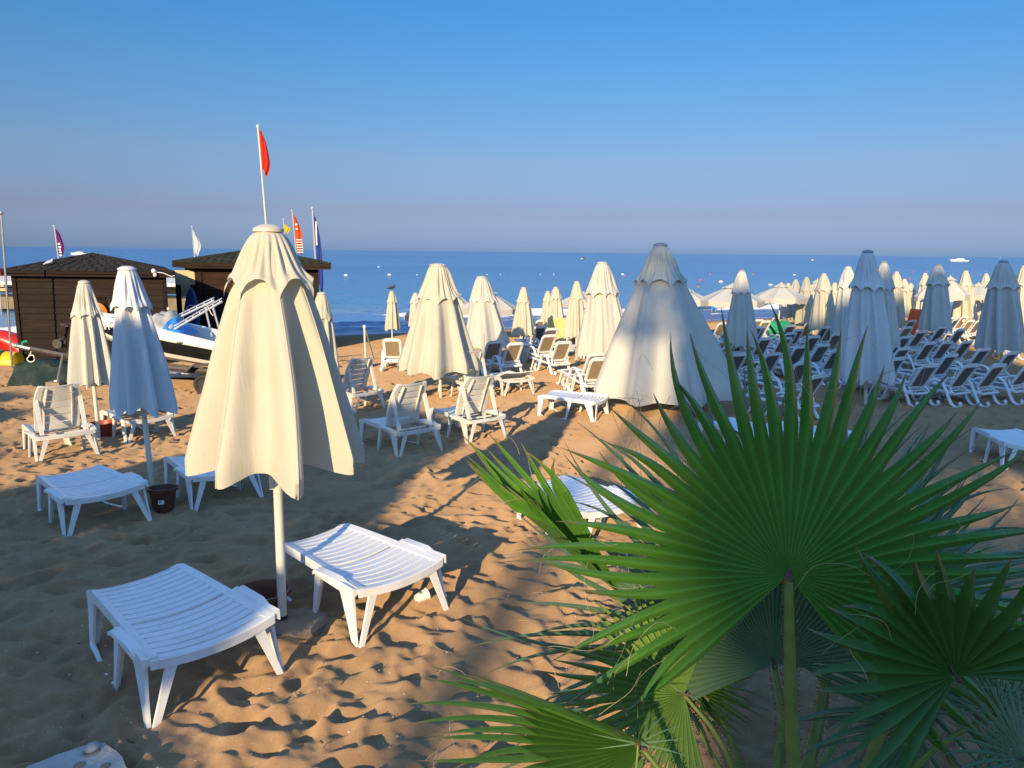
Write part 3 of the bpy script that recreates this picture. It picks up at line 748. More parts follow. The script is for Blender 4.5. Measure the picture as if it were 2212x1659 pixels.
# ------------------------------------------------------------------ slatted plastic loungers (type with ribbed deck)
def lounger_a(recline, mat, name='plastic_lounger'):
    """local frame: foot end at -y, head end at +y; ground at z=0; recline in degrees (0 = flat)"""
    L, Wf, Wh, zt = 1.30, .64, .80, .44
    root = empty(name)
    yh = .10 * L        # hinge
    def wid(y): return Wf + (Wh - Wf) * (y / L + .5)
    def top(x, y):
        u = 2 * x / wid(y)
        fe = max(0, (-y / L - .40) / .10)
        return zt + .02 * math.cos((y / L + .5) * 2.6) - .030 * (1 - u * u) - .035 * fe * fe
    def plank(mb, y0, y1, th=.014, margin=.05, fn=None, bow=.035, nx=9):
        rings = []
        for i in range(nx):
            u = -1 + 2 * i / (nx - 1); r = []
            for (yy, dz) in ((y0, -th), (y1, -th), (y1 - .004, 0), (y0 + .004, 0)):
                x = u * (wid(yy) / 2 - margin)
                r.append(fn(x, yy + bow * (1 - u * u) * (yy / L + .5), dz) if fn else (x, yy + bow * (1 - u * u) * (yy / L + .5), top(x, yy) + dz))
            rings.append(r)
        mb.loft(rings)
    def rail(mb, ya, yb, side, fn=None, inner=.055, drop=.065, out=.0, n=8, lift=.006):
        rings = []
        for i in range(n):
            y_ = ya + (yb - ya) * i / (n - 1); xo = side * (wid(y_) / 2 + out); xi = side * (wid(y_) / 2 - inner)
            q = []
            for (x, dz) in ((xo, -drop), (xi, -.03), (xi, lift), (xo * .985 + xi * .015, lift + .004), (xo, lift - .008)):
                q.append(fn(x, y_, dz) if fn else (x, y_, top(x, y_) + dz))
            rings.append(q)
        mb.loft(rings)
    # foot part of the deck
    mb = MB(); pitch = .076
    y_ = -L / 2 + .012
    plank(mb, -L / 2, -L / 2 + .075, .02)
    y_ = -L / 2 + .083
    while y_ < yh - .03:
        plank(mb, y_, min(y_ + pitch - .013, yh - .004)); y_ += pitch
    mb.build('seat', mat, root)
    fr = MB()
    for s in (-1, 1):
        rail(fr, -L / 2, yh, s); rail(fr, yh, L / 2, s, out=.045 if recline < 30 else .02, inner=.0 if recline < 30 else .03)
    # aprons at both ends
    for ye, dy in ((-L / 2, -.012), (L / 2, .012)):
        rings = []
        for i in range(9):
            u = -1 + 2 * i / 8; x = u * wid(ye) / 2; bow = (.035 if ye > 0 else 0) * (1 - u * u)
            zz = top(x, ye) if recline < 30 or ye < 0 else zt - .02
            rings.append([(x, ye + bow, zz - .065), (x, ye + dy + bow, zz - .06), (x, ye + dy + bow, zz - .004), (x, ye + bow, zz + .003)])
        fr.loft(rings)
    for q in range(4):
        yy = -L / 2 + .15 + q * .28
        fr.box((0, yy, zt - .065), (wid(yy) - .08, .018, .03))
    fr.build('frame', mat, root)
    # backrest
    al = rad(recline); ex = 1.0 if recline < 30 else 1.55
    ca, sa = math.cos(al), math.sin(al)
    def bk(x, y, dz):
        d = (y - yh) * ex; base = (top(x, y) - zt) if recline < 30 else -.03 * (1 - (2 * x / .66) ** 2) + .03 * math.sin(math.pi * d / .75)
        kx = 1 if recline < 30 else .84 * (1 - .14 * max(0, (d - .45) / .3) ** 2)
        h = base + dz
        return (x * kx, yh + (.01 if recline >= 30 else -.004) + d * ca - h * sa, zt + d * sa + h * ca)
    mb = MB(); y_ = yh + .006
    step = (pitch if recline < 30 else .128) / ex
    while y_ < L / 2 - .06:
        plank(mb, y_, min(y_ + step - (.013 if recline < 30 else .016) / ex, L / 2 - .012), fn=bk, bow=.035 if recline < 30 else 0); y_ += step
    plank(mb, y_, L / 2 - .0, .022, margin=.02, fn=bk, bow=.035 if recline < 30 else 0)
    for s in (-1, 1): rail(mb, yh + .006, L / 2 - .004, s, fn=bk, drop=.045, inner=.058 if recline < 30 else .10)
    if recline >= 30:
        for xx in (-.235, .235):
            mb.loft([[bk(xx - .010, yy, -.015), bk(xx + .010, yy, -.015), bk(xx + .010, yy, -.05), bk(xx - .010, yy, -.05)] for yy in (yh + .02, (yh + L / 2) / 2, L / 2 - .03)])
    mb.build('backrest', mat, root)
    if recline >= 30:
        for s in (-1, 1):      # props from the middle of the back down to the frame
            a = Vector(bk(s * wid(.3) / 2 * .97, yh + .34, -.03)); e = Vector((s * (wid(.5) / 2 - .09), yh + .40, zt - .02))
            MB().loft([[(a.x - .030, a.y, a.z), (a.x + .030, a.y, a.z), (a.x + .030, a.y + .03, a.z + .03), (a.x - .030, a.y + .03, a.z + .03)],
                       [(e.x - .026, e.y - .02, e.z), (e.x + .026, e.y - .02, e.z), (e.x + .026, e.y + .02, e.z), (e.x - .026, e.y + .02, e.z)]]).build('back_prop', mat, root)
    for s in (-1, 1):          # armrest wings beside the hinge
        xo = s * (wid(.2) / 2 + .045)
        MB().loft([[(xo - .035, yy, zt - .01 + dz), (xo + .03, yy, zt - .015 + dz), (xo + .028, yy, zt + .012 + dz), (xo - .032, yy, zt + .02 + dz)]
                   for yy, dz in ((yh - .02, -.02), (yh + .02, 0), (yh + .30, .0), (yh + .40, -.035))]).build('armrest', mat, root)
    def plate(mb, t, b, tx, ty, bx, by):
        mid = [(t[i] * .45 + b[i] * .55) for i in range(3)]
        mx, my = tx * .35 + bx * .65, ty * .35 + by * .65
        mb.loft([[(c[0] - w_, c[1] - d, c[2]), (c[0] + w_, c[1] - d, c[2]), (c[0] + w_, c[1] + d, c[2]), (c[0] - w_, c[1] + d, c[2])]
                 for c, w_, d in ((b, bx / 2, by / 2), (mid, mx / 2, my / 2), (t, tx / 2, ty / 2))])
    for s in (-1, 1):
        xf, xm, xh = s * Wf / 2, s * wid(yh) / 2, s * (Wh / 2 + .02)
        mb = MB()              # foot corner: two thin plates forming an angle
        plate(mb, (xf - s * .012, -L / 2 + .06, zt - .05), (xf + s * .012, -L / 2 + .03, -.03), .022, .13, .016, .05)
        plate(mb, (xf - s * .07, -L / 2 + .004, zt - .05), (xf - s * .015, -L / 2 - .006, -.03), .12, .02, .045, .014)
        mb.build('leg', mat, root)
        mb = MB()
        plate(mb, (xm + s * .012, yh - .03, zt - .05), (xm + s * .03, yh - .12, -.03), .024, .085, .018, .032)
        plate(mb, (xm - s * .02, yh - .035, zt - .05), (xm + s * .015, yh - .125, -.03), .05, .02, .022, .014)
        mb.build('leg', mat, root)
        pts = bez([(xf + s * .012, -L / 2 + .05, .06), (xf + s * .02, -L / 2 + .18, -.005), (xm + s * .03, yh - .25, .0), (xm + s * .03, yh - .125, .02)], 5)
        MB().tube(pts, .016, 6, flat=.6).build('foot_runner', mat, root)
        mb = MB()              # head corner: V of two plates meeting at the ground
        plate(mb, (xh - s * .014, L / 2 - .14, zt - .05), (xh + s * .018, L / 2 - .012, -.03), .024, .17, .018, .05)
        plate(mb, (xh - s * .15, L / 2 + .008, zt - .05), (xh - s * .002, L / 2 + .022, -.03), .075, .022, .04, .016)
        mb.build('leg', mat, root)
    return root

def put_a(proto, pf, ph, h, label, first=False, mats=None, sc_=1.0, group='slatted white loungers on the sand', dz=0):
    a = at(pf[0], pf[1], h); b = at(ph[0], ph[1], h)
    d = b - a; rz = math.atan2(d.y, d.x) - math.pi / 2
    c = (a + b) / 2; c.z = gz(c.x, c.y) + dz
    if first:
        o = proto; o.location = c; o.rotation_euler = (0, 0, rz); o['label'] = label; o['group'] = group
    else: o = dup(proto, c, rz, label, group)
    o['category'] = 'lounger'
    # follow the slope of the beach
    s = (gz(c.x + .3 * d.normalized().x, c.y + .3 * d.normalized().y) - gz(c.x - .3 * d.normalized().x, c.y - .3 * d.normalized().y)) / .6
    o.rotation_euler = (math.atan(s), 0, rz); o.rotation_mode = 'XYZ'
    o.scale = (sc_,) * 3 if not isinstance(sc_, tuple) else sc_
    print('lounger', label[:30], [round(v, 2) for v in c], 'len', round(d.length, 2))
    return o
FLAT = lounger_a(0, M['plastic']); UP = lounger_a(65, M['plastic_old']); LOWUP = lounger_a(20, M['plastic_old'])
G = .43
put_a(FLAT, (293, 1250), (463, 1370), G, 'flat slatted white lounger nearest the camera, in shade at the lower left', True)
put_a(FLAT, (662, 1151), (885, 1244), G, 'flat slatted white lounger crossed by the pole shadow, right of the front parasol')
put_a(FLAT, (150, 1022), (222, 1056), G, 'flat slatted white lounger in shade left of the brown pot')
put_a(FLAT, (408, 980), (490, 1016), G, 'flat slatted white lounger half hidden behind the front parasol, right of the brown pot')
put_a(UP, (103, 968), (148, 992), .0, 'old reclined slatted lounger at the far left with raised back', True)
put_a(LOWUP, (262, 932), (326, 951), .0, 'old slatted lounger with slightly raised head end behind the slim bluish parasol', True)
put_a(UP, (722, 874), (795, 888), .0, 'old reclined slatted lounger sticking out right of the front parasol near the stern')
put_a(UP, (800, 948), (925, 986), .0, 'old reclined slatted lounger, left one of the close pair in the middle', sc_=(1, 1.08, 1))
put_a(UP, (952, 924), (1062, 955), .0, 'old reclined slatted lounger, right one of the close pair in the middle', sc_=(1, 1.08, 1))
put_a(UP, (972, 848), (1034, 862), .0, 'old reclined slatted lounger under the wide cream closed parasol')
put_a(LOWUP, (1068, 838), (1124, 856), .0, 'slatted white lounger with blue shading and raised end, right of the wide cream parasol')
put_a(FLAT, (1182, 893), (1292, 904), .0, 'flat slatted lounger in the sun below the biggest parasol, behind palm tips', mats=None)
put_a(FLAT, (1163, 1036), (1335, 1094), G, 'flat slatted lounger in the sun partly hidden behind the folded palm blade')
put_a(FLAT, (2140, 925), (2245, 962), G, 'flat slatted lounger in shade cut by the right edge of the view')
put_a(FLAT, (1695, 924), (1792, 938), G, 'flat pale lounger in shade seen between the upright palm blades')
put_a(FLAT, (1560, 912), (1640, 930), G, 'flat pale lounger mostly covered by the palm, below the biggest parasol')

# ------------------------------------------------------------------ white frame loungers with a textile sling
def lounger_b(mat, sling):
    root = empty('sling_lounger')
    zs = .36; hinge = .12; al = rad(60)
    W = .31
    def bp(x, d, n=0): return (x, hinge + d * math.cos(al) - n * math.sin(al), zs + d * math.sin(al) + n * math.cos(al))
    def rr(w, h0, h1, r, top_arch=0, n=5):
        out = []
        for cx, cy, a0 in ((w - r, h1 - r, 0), (-w + r, h1 - r, 90), (-w + r, h0 + r, 180), (w - r, h0 + r, 270)):
            for k_ in range(n + 1):
                a = rad(a0 + 90 * k_ / n); x = cx + r * math.cos(a); y_ = cy + r * math.sin(a)
                if y_ > (h0 + h1) / 2: y_ += top_arch * (1 - (x / w) ** 2)
                out.append((x, y_))
        return out
    o1 = rr(.285, .02, .76, .12, .03); o2 = rr(.265, .04, .735, .11, .03); i1 = rr(.205, .10, .655, .05, .015)
    n = len(o1)
    rings = [[bp(*p, -.012) for p in o1], [bp(*p, .018) for p in o2], [bp(*p, .018) for p in i1], [bp(*p, -.022) for p in i1], [bp(*p, -.026) for p in o2], [bp(*p, -.012) for p in o1]]
    mb = MB().loft(rings, True, False)
    mb.loft([[bp(-.24, .700, -.024), bp(.24, .700, -.024), bp(.24, .685, -.036), bp(-.24, .685, -.036)], [bp(-.22, .725, -.024), bp(.22, .725, -.024), bp(.22, .712, -.036), bp(-.22, .712, -.036)]])
    for s in (-1, 1):          # little struts from the back frame to the seat rail
        mb.tube(bez([bp(s * .21, .06, -.01), (s * .25, hinge + .09, zs + .06), (s * .285, hinge + .16, zs - .03)], 4), .022, 6)
    mb.build('back_frame', mat, root)
    pn = rr(.207, .098, .657, .05, .015)
    MB().loft([[bp(*p, .004) for p in pn], [bp(*p, -.006) for p in pn]]).build('back_sling', sling, root)
    mb = MB()                  # seat rails and cross bars
    for s in (-1, 1):
        mb.tube(bez([(s * .285, -1.0, zs - .005), (s * .29, -.85, zs + .01), (s * .29, -.3, zs - .02), (s * .29, hinge, zs - .03), (s * .285, .36, zs - .05)], 5), .03, 6, flat=1.25)
    mb.tube(bez([(-.285, -1.0, zs - .005), (-.2, -1.045, zs - .008), (.2, -1.045, zs - .008), (.285, -1.0, zs - .005)], 5), .03, 6)
    mb.tube([(-.285, hinge, zs - .03), (.285, hinge, zs - .03)], .022, 6); mb.tube([(-.285, .36, zs - .05), (.285, .36, zs - .05)], .032, 6)
    mb.build('seat_frame', mat, root)
    MB().box((0, -.46, zs - .005), (.53, 1.06, .012)).build('seat_sling', sling, root)
    for s in (-1, 1):
        x = s * .325
        arm = bez([(x, .50, .14), (x, .535, .10), (x, .51, .04), (x, .42, .02), (x, .30, .10), (x, .16, .36), (x, .04, .535), (x, -.10, .575), (x, -.24, .51),
                   (x, -.36, .28), (x, -.46, .06), (x, -.55, .015), (x, -.64, .05), (x, -.66, .13), (x, -.60, .21)], 4)
        MB().tube(arm, .032, 8, flat=1.4, up=(1, 0, 0)).build('arm_loop', mat, root)
        MB().tube(bez([(s * .285, -.80, zs - .02), (s * .30, -.86, .16), (s * .30, -.94, .0), (s * .30, -1.02, .03)], 4), .024, 7).build('front_leg', mat, root)
    return root
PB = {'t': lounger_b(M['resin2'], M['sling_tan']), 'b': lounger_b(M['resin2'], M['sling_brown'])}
used = set()
SEAWARD = math.atan2(-.894, .447) - math.pi / 2      # local +y (head end) points inland
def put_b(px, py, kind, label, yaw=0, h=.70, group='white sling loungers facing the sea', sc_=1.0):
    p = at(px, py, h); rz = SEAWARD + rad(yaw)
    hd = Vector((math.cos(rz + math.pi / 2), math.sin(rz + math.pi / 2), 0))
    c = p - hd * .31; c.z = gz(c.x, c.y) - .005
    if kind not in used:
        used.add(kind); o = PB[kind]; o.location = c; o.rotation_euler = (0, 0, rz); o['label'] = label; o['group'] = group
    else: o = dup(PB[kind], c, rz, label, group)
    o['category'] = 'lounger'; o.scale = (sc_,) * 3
    return o
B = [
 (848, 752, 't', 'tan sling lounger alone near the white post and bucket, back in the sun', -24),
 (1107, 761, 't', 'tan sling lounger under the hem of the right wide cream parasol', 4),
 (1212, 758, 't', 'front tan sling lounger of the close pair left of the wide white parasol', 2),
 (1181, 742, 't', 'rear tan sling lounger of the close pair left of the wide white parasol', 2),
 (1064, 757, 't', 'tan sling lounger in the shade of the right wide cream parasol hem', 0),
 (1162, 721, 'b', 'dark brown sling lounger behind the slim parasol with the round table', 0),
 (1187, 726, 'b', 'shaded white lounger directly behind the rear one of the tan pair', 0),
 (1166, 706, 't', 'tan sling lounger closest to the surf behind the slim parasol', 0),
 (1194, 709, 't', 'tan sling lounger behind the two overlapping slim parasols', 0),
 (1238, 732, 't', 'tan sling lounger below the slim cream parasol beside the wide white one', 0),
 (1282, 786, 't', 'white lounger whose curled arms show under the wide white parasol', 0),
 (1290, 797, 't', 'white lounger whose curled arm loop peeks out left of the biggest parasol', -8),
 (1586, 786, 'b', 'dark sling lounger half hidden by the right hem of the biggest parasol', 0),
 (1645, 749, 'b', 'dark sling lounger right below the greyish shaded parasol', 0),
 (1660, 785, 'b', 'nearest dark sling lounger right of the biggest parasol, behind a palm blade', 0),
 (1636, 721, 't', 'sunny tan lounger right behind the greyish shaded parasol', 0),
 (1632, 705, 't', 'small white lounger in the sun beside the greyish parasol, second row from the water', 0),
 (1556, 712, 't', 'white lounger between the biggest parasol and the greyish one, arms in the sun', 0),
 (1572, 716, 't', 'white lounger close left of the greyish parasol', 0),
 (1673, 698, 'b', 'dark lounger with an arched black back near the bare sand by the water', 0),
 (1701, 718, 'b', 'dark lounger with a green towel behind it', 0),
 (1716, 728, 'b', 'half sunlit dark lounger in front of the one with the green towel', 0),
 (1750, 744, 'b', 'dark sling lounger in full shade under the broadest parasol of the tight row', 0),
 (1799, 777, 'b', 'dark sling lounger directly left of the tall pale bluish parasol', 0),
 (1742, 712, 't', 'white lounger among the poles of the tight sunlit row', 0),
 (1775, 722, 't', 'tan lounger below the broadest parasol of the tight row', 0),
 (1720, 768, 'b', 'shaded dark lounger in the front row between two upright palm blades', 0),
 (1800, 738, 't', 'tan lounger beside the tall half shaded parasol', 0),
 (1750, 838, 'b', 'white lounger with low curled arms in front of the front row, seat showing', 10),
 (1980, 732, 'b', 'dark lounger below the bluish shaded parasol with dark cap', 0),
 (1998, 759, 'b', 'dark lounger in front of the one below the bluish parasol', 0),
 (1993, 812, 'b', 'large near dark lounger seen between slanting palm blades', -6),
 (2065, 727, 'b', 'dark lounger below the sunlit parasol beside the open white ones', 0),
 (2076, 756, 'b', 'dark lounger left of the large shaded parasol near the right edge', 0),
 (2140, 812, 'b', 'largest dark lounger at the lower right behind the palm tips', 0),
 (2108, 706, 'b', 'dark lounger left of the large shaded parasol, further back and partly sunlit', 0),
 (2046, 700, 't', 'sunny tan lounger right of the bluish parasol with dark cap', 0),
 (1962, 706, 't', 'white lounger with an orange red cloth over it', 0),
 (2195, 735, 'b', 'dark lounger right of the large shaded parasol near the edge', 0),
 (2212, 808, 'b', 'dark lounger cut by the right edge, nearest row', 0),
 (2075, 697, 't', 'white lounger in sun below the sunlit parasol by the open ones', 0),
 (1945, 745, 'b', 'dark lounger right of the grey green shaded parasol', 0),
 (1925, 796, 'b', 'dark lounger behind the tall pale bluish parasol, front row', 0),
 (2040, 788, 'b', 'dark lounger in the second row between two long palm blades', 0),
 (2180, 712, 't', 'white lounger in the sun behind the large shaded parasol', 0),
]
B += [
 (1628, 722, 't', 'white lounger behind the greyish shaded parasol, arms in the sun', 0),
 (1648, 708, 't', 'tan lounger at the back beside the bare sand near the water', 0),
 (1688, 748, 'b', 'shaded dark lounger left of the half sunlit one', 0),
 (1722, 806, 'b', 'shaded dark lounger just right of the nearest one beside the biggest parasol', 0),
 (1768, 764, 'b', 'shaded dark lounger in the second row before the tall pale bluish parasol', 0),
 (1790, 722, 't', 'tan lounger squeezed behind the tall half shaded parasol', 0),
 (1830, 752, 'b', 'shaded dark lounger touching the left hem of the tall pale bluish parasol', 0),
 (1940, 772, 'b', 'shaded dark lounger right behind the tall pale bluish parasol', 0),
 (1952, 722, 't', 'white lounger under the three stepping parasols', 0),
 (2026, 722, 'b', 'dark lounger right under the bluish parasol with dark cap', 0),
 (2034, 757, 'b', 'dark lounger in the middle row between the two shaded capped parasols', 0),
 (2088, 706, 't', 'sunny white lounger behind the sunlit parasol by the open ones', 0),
 (2112, 774, 'b', 'dark lounger below the large shaded parasol near the right edge', 0),
 (2135, 700, 't', 'sunny white lounger behind the left side of the large shaded parasol', 0),
 (2080, 812, 'b', 'dark lounger of the nearest row between two slanting palm tips', 0),
 (2172, 782, 'b', 'dark lounger at the right under the large shaded parasol hem', 0),
 (1700, 736, 'b', 'dark lounger behind the half sunlit one, below the tight row', 0),
]
for b_ in B: put_b(*b_[:4], yaw=b_[4])
# ------------------------------------------------------------------ huts
def hut(name, plan, z0, zw, over, apex, hz, wall, trim, roofm, label, boards=14, seed=0, fas=.17):
    """plan: list of (x,y) counter-clockwise seen from above; z0 ground, zw wall top, hz apex z"""
    r_ = random.Random(seed); root = empty(name, (plan[0][0], plan[0][1], z0)); o0 = Vector((plan[0][0], plan[0][1], z0))
    tag(root, label, 'hut')
    n = len(plan); c = Vector((sum(p[0] for p in plan) / n, sum(p[1] for p in plan) / n, 0))
    wb = MB(); pb = MB()
    for i in range(n):
        a = Vector((*plan[i], 0)); b = Vector((*plan[(i + 1) % n], 0)); d = (b - a); L = d.length; d /= L; nn = Vector((d.y, -d.x, 0))
        bh = (zw - z0) / boards
        for k_ in range(boards):
            zl = z0 + k_ * bh; j = r_.uniform(-.006, .006)
            A, B_ = a + nn * j, b + nn * j
            q = lambda P_, off, z: (P_.x + nn.x * off - o0.x, P_.y + nn.y * off - o0.y, z - z0)
            wb.loft([[q(A, -.03, zl), q(A, .028, zl + .006), q(A, .004, zl + bh * .985), q(A, -.03, zl + bh * .985)], [q(B_, -.03, zl), q(B_, .028, zl + .006 + r_.uniform(-.004, .004)), q(B_, .004, zl + bh * .985), q(B_, -.03, zl + bh * .985)]])
        MB().box((a.x - o0.x, a.y - o0.y, (zw - z0) / 2), (.13, .13, zw - z0 + .06), Matrix.Rotation(math.atan2(d.y, d.x), 3, 'Z')).build('corner_post', trim, root, angle=20)
    wb.build('wall', wall, root, angle=20)
    # roof: overhanging eave polygon, fascia, shingle courses to the apex
    ev = []
    for i in range(n):
        p = Vector((*plan[i], 0)); e0 = (p - Vector((*plan[i - 1], 0))).normalized(); e1 = (Vector((*plan[(i + 1) % n], 0)) - p).normalized()
        n0 = Vector((e0.y, -e0.x, 0)); n1 = Vector((e1.y, -e1.x, 0)); m_ = (n0 + n1); ev.append(p + m_ * (over / (1 + n0.dot(n1))))
    ap = Vector((apex[0], apex[1], hz))
    fb = MB()
    for i in range(n):
        a, b = ev[i], ev[(i + 1) % n]; d = (b - a).normalized(); nn = Vector((d.y, -d.x, 0))
        q = lambda P_, off, z: (P_.x + nn.x * off - o0.x, P_.y + nn.y * off - o0.y, z - z0)
        fb.loft([[q(a, -.03, zw - .02), q(a, .0, zw - .02), q(a, .0, zw - .02 + fas), q(a, -.03, zw - .02 + fas)], [q(b, -.03, zw - .02), q(b, .0, zw - .02), q(b, .0, zw - .02 + fas), q(b, -.03, zw - .02 + fas)]])
    fb.loft([[(e.x - o0.x, e.y - o0.y, zw + .05 - z0) for e in ev], [(e.x - o0.x, e.y - o0.y, zw + .07 - z0) for e in ev]])
    fb.build('fascia', trim, root, angle=20)
    rb = MB(); ze = zw - .02 + fas + .008
    for i in range(n):
        a, b = ev[i], ev[(i + 1) % n]; A = Vector((a.x, a.y, ze)); B_ = Vector((b.x, b.y, ze)); nr = (B_ - A).cross(ap - A).normalized()
        mid = (A + B_) / 2; slope = (ap - mid); out_ = -slope.normalized() * .05
        A0, B0 = A + out_ * .6, B_ + out_ * .6
        b0 = len(rb.v); rb.v.extend([tuple(p - o0) for p in (A0, B0, ap)]); rb.f.append((b0, b0 + 1, b0 + 2))
        L = (B_ - A).length; rows = max(6, int(slope.length / .19)); cw = .30
        for r in range(rows):
            t0 = r / rows; t1 = min(1, (r + 1.25) / rows)
            l0, r0 = A.lerp(ap, t0), B_.lerp(ap, t0); wd = (r0 - l0).length; m = max(1, int(round(wd / cw)))
            if wd < .25: continue
            sh = (r % 2) * .5
            for k_ in range(-1, m + 1):
                u0, u1 = (k_ + sh + .03) / m, (k_ + 1 + sh - .03) / m
                u0, u1 = max(0.0, u0), min(1.0, u1)
                if u1 - u0 < .25 / m: continue
                lift = nr * (.012 + r_.uniform(0, .012)); l1, r1 = A.lerp(ap, t1), B_.lerp(ap, t1)
                def P_(u, t, up): return tuple(A.lerp(ap, t).lerp(B_.lerp(ap, t), u) + nr * up - o0)
                e = (t1 - t0) * .26; um = (u1 - u0) * .24
                low = t0 - (.15 / rows if r == 0 else 0)
                h_ = .014 + r_.uniform(0, .014)
                top = [P_(u0, low + e, h_), P_(u0 + um, low, h_), P_(u1 - um, low, h_), P_(u1, low + e, h_), P_(u1, t1, .004), P_(u0, t1, .004)]
                bb = len(rb.v); rb.v.extend(top); rb.f.append(tuple(range(bb, bb + 6)))
                bot = [P_(u0, low + e, .0), P_(u0 + um, low, .0), P_(u1 - um, low, .0), P_(u1, low + e, .0)]
                b2 = len(rb.v); rb.v.extend(bot)
                for s_ in range(3): rb.f.append((bb + s_ + 1, bb + s_, b2 + s_, b2 + s_ + 1))
        for e_ in (A, B_):
            pass
    rb.build('roof', roofm, root, smooth=False)
    hb = MB()
    for i in range(n):
        A = Vector((ev[i].x, ev[i].y, ze + .02))
        hb.tube([A - o0, ap + Vector((0, 0, .02)) - o0], .035, 6, flat=.7)
    rf = [c_ for c_ in root.children if c_.name.startswith('roof')][0]
    hb.build('hip_cap', roofm, rf)
    return root, o0, ev

D1 = at(200, 783).y; g1 = gz(-15, D1)
h1l = at_depth(50, 783, D1).x; h1r = at_depth(367, 783, D1).x
z1w = at_depth(200, 596, D1).z
xa = at_depth(200, 547, D1 + 2.0)
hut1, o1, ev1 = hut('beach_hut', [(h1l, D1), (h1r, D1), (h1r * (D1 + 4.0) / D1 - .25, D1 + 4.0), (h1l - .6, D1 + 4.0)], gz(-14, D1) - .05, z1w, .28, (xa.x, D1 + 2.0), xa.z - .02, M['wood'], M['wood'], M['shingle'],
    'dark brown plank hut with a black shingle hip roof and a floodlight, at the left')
# details fixed to the hut
mb = MB()
fl = at_depth(334, 588, D1 - .33) - o1
mb.lathe([(.0, .05), (.06, .045), (.085, .0), (.08, -.03), (.0, -.03)], 12, tuple(fl)); mb.ball(tuple(fl + Vector((.0, -.06, .04))), .075); mb.ball(tuple(fl + Vector((.03, -.05, -.09))), .06)
mb.tube(bez([fl, fl + Vector((.25, .02, -.02)), fl + Vector((.5, .0, -.12)), fl + Vector((.62, .02, -.10))], 4), .012, 5)
mb.build('floodlight', M['white'], hut1)
vt = MB(); vp = at_depth(211, 651, D1 - .05) - o1
for q in range(5): vt.box(vp + Vector((.0, 0, .13 - q * .065)), (.52, .04, .028), Matrix.Rotation(rad(30), 3, 'X'))
vt.build('vent_slats', M['wood_red'], hut1)
kb = MB().ball(tuple(at_depth(364, 667, D1 - .06) - o1), .055); kb.build('white_knob', M['white'], hut1)
# two orange floats hung on the hut wall
for (qx, qy, rw, lab) in ((212, 651 + 24, .30, 'orange round float hung on the hut wall, the upper of two'), (217, 700, .27, 'orange round float hung on the hut wall, the lower of two')):
    c = at_depth(qx, qy - 2, D1 - .12)
    o = empty('float_disc', c); tag(o, lab, 'float', 'orange floats hung on the hut wall')
    m_ = Matrix.Rotation(rad(-78), 4, 'X')
    MB().lathe([(.02, .05), (rw * .7, .05), (rw, .02), (rw, -.02), (rw * .7, -.05), (.02, -.05)], 28).xf(m_).build('disc', M['orange'], o)
    MB().lathe([(0, .06), (.07, .06), (.07, -.06), (0, -.06)], 14).xf(m_).build('hub', M['rubber'], o)
c = at_depth(214, 688, D1 - .08)
o = MB().prism([(-.22, -.04), (.22, -.04), (.22, .03), (-.22, .03)], -.25, .25).build('black_board', M['black'], smooth=False, loc=c); tag(o, 'small black board on the hut wall between the orange floats', 'board')

D2 = D1 + 3.6
a2 = at_depth(418, 770, D2).x; b2 = at_depth(690, 770, D2).x; ch = 1.0
z2w = at_depth(560, 579, D2).z
ax = at_depth(560, 538, D2 + 2.6)
plan2 = [(a2 + .45, D2), (b2, D2), (b2 * (D2 + 4.6) / D2 - .2, D2 + 4.6), (a2 - .55, D2 + 4.6), (a2 - .55, D2 + 1.2)]
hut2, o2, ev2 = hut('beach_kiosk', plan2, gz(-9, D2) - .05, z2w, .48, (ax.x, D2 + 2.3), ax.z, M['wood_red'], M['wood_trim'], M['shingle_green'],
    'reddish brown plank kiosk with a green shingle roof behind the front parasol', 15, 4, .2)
mb = MB(); pa = at_depth(398, 600, D2 + .4) - o2
mb.box(pa + Vector((.0, .3, -.2)), (.75, .5, .95)); mb.build('beige_panel', M['beige_wall'], hut2, smooth=False)
mb = MB(); pa = at_depth(396, 700, D2 - .2) - o2
for dx in (-.1, .45): mb.box(pa + Vector((dx, 0, -.2)), (.14, .14, 3.3))
mb.build('porch_post', M['wood'], hut2, smooth=False)
c = at_depth(411, 690, D2 - .7); c.z = gz(c.x, c.y)
sb = empty('surfboard', c); tag(sb, 'dark blue surfboard with a pale ring mark leaning by the kiosk corner', 'surfboard')
rings = []
for i in range(15):
    t = i / 14; z = .02 + 2.35 * t; hwid = .30 * (math.sin(math.pi * min(1, t * .93 + .06)) ** .55); th_ = .035 + .02 * math.sin(math.pi * t)
    rings.append([(hwid * math.cos(a), .25 * t - .0 + th_ * math.sin(a), z) for a in [2 * math.pi * q / 12 for q in range(12)]])
MB().loft(rings).build('board', M['navy'], sb)
rg = [(.19 * math.cos(a), .165 - .045 + .0 * a, 1.5 + .24 * math.sin(a)) for a in [2 * math.pi * q / 24 for q in range(25)]]
MB().tube(rg, .016, 5).build('ring_mark', M['paper'], sb)
MB().tube(bez([(.0, .115, 1.62), (-.08, .115, 1.55), (.06, .115, 1.46), (-.05, .115, 1.38)], 4), .02, 5).build('mark', M['paper'], sb)

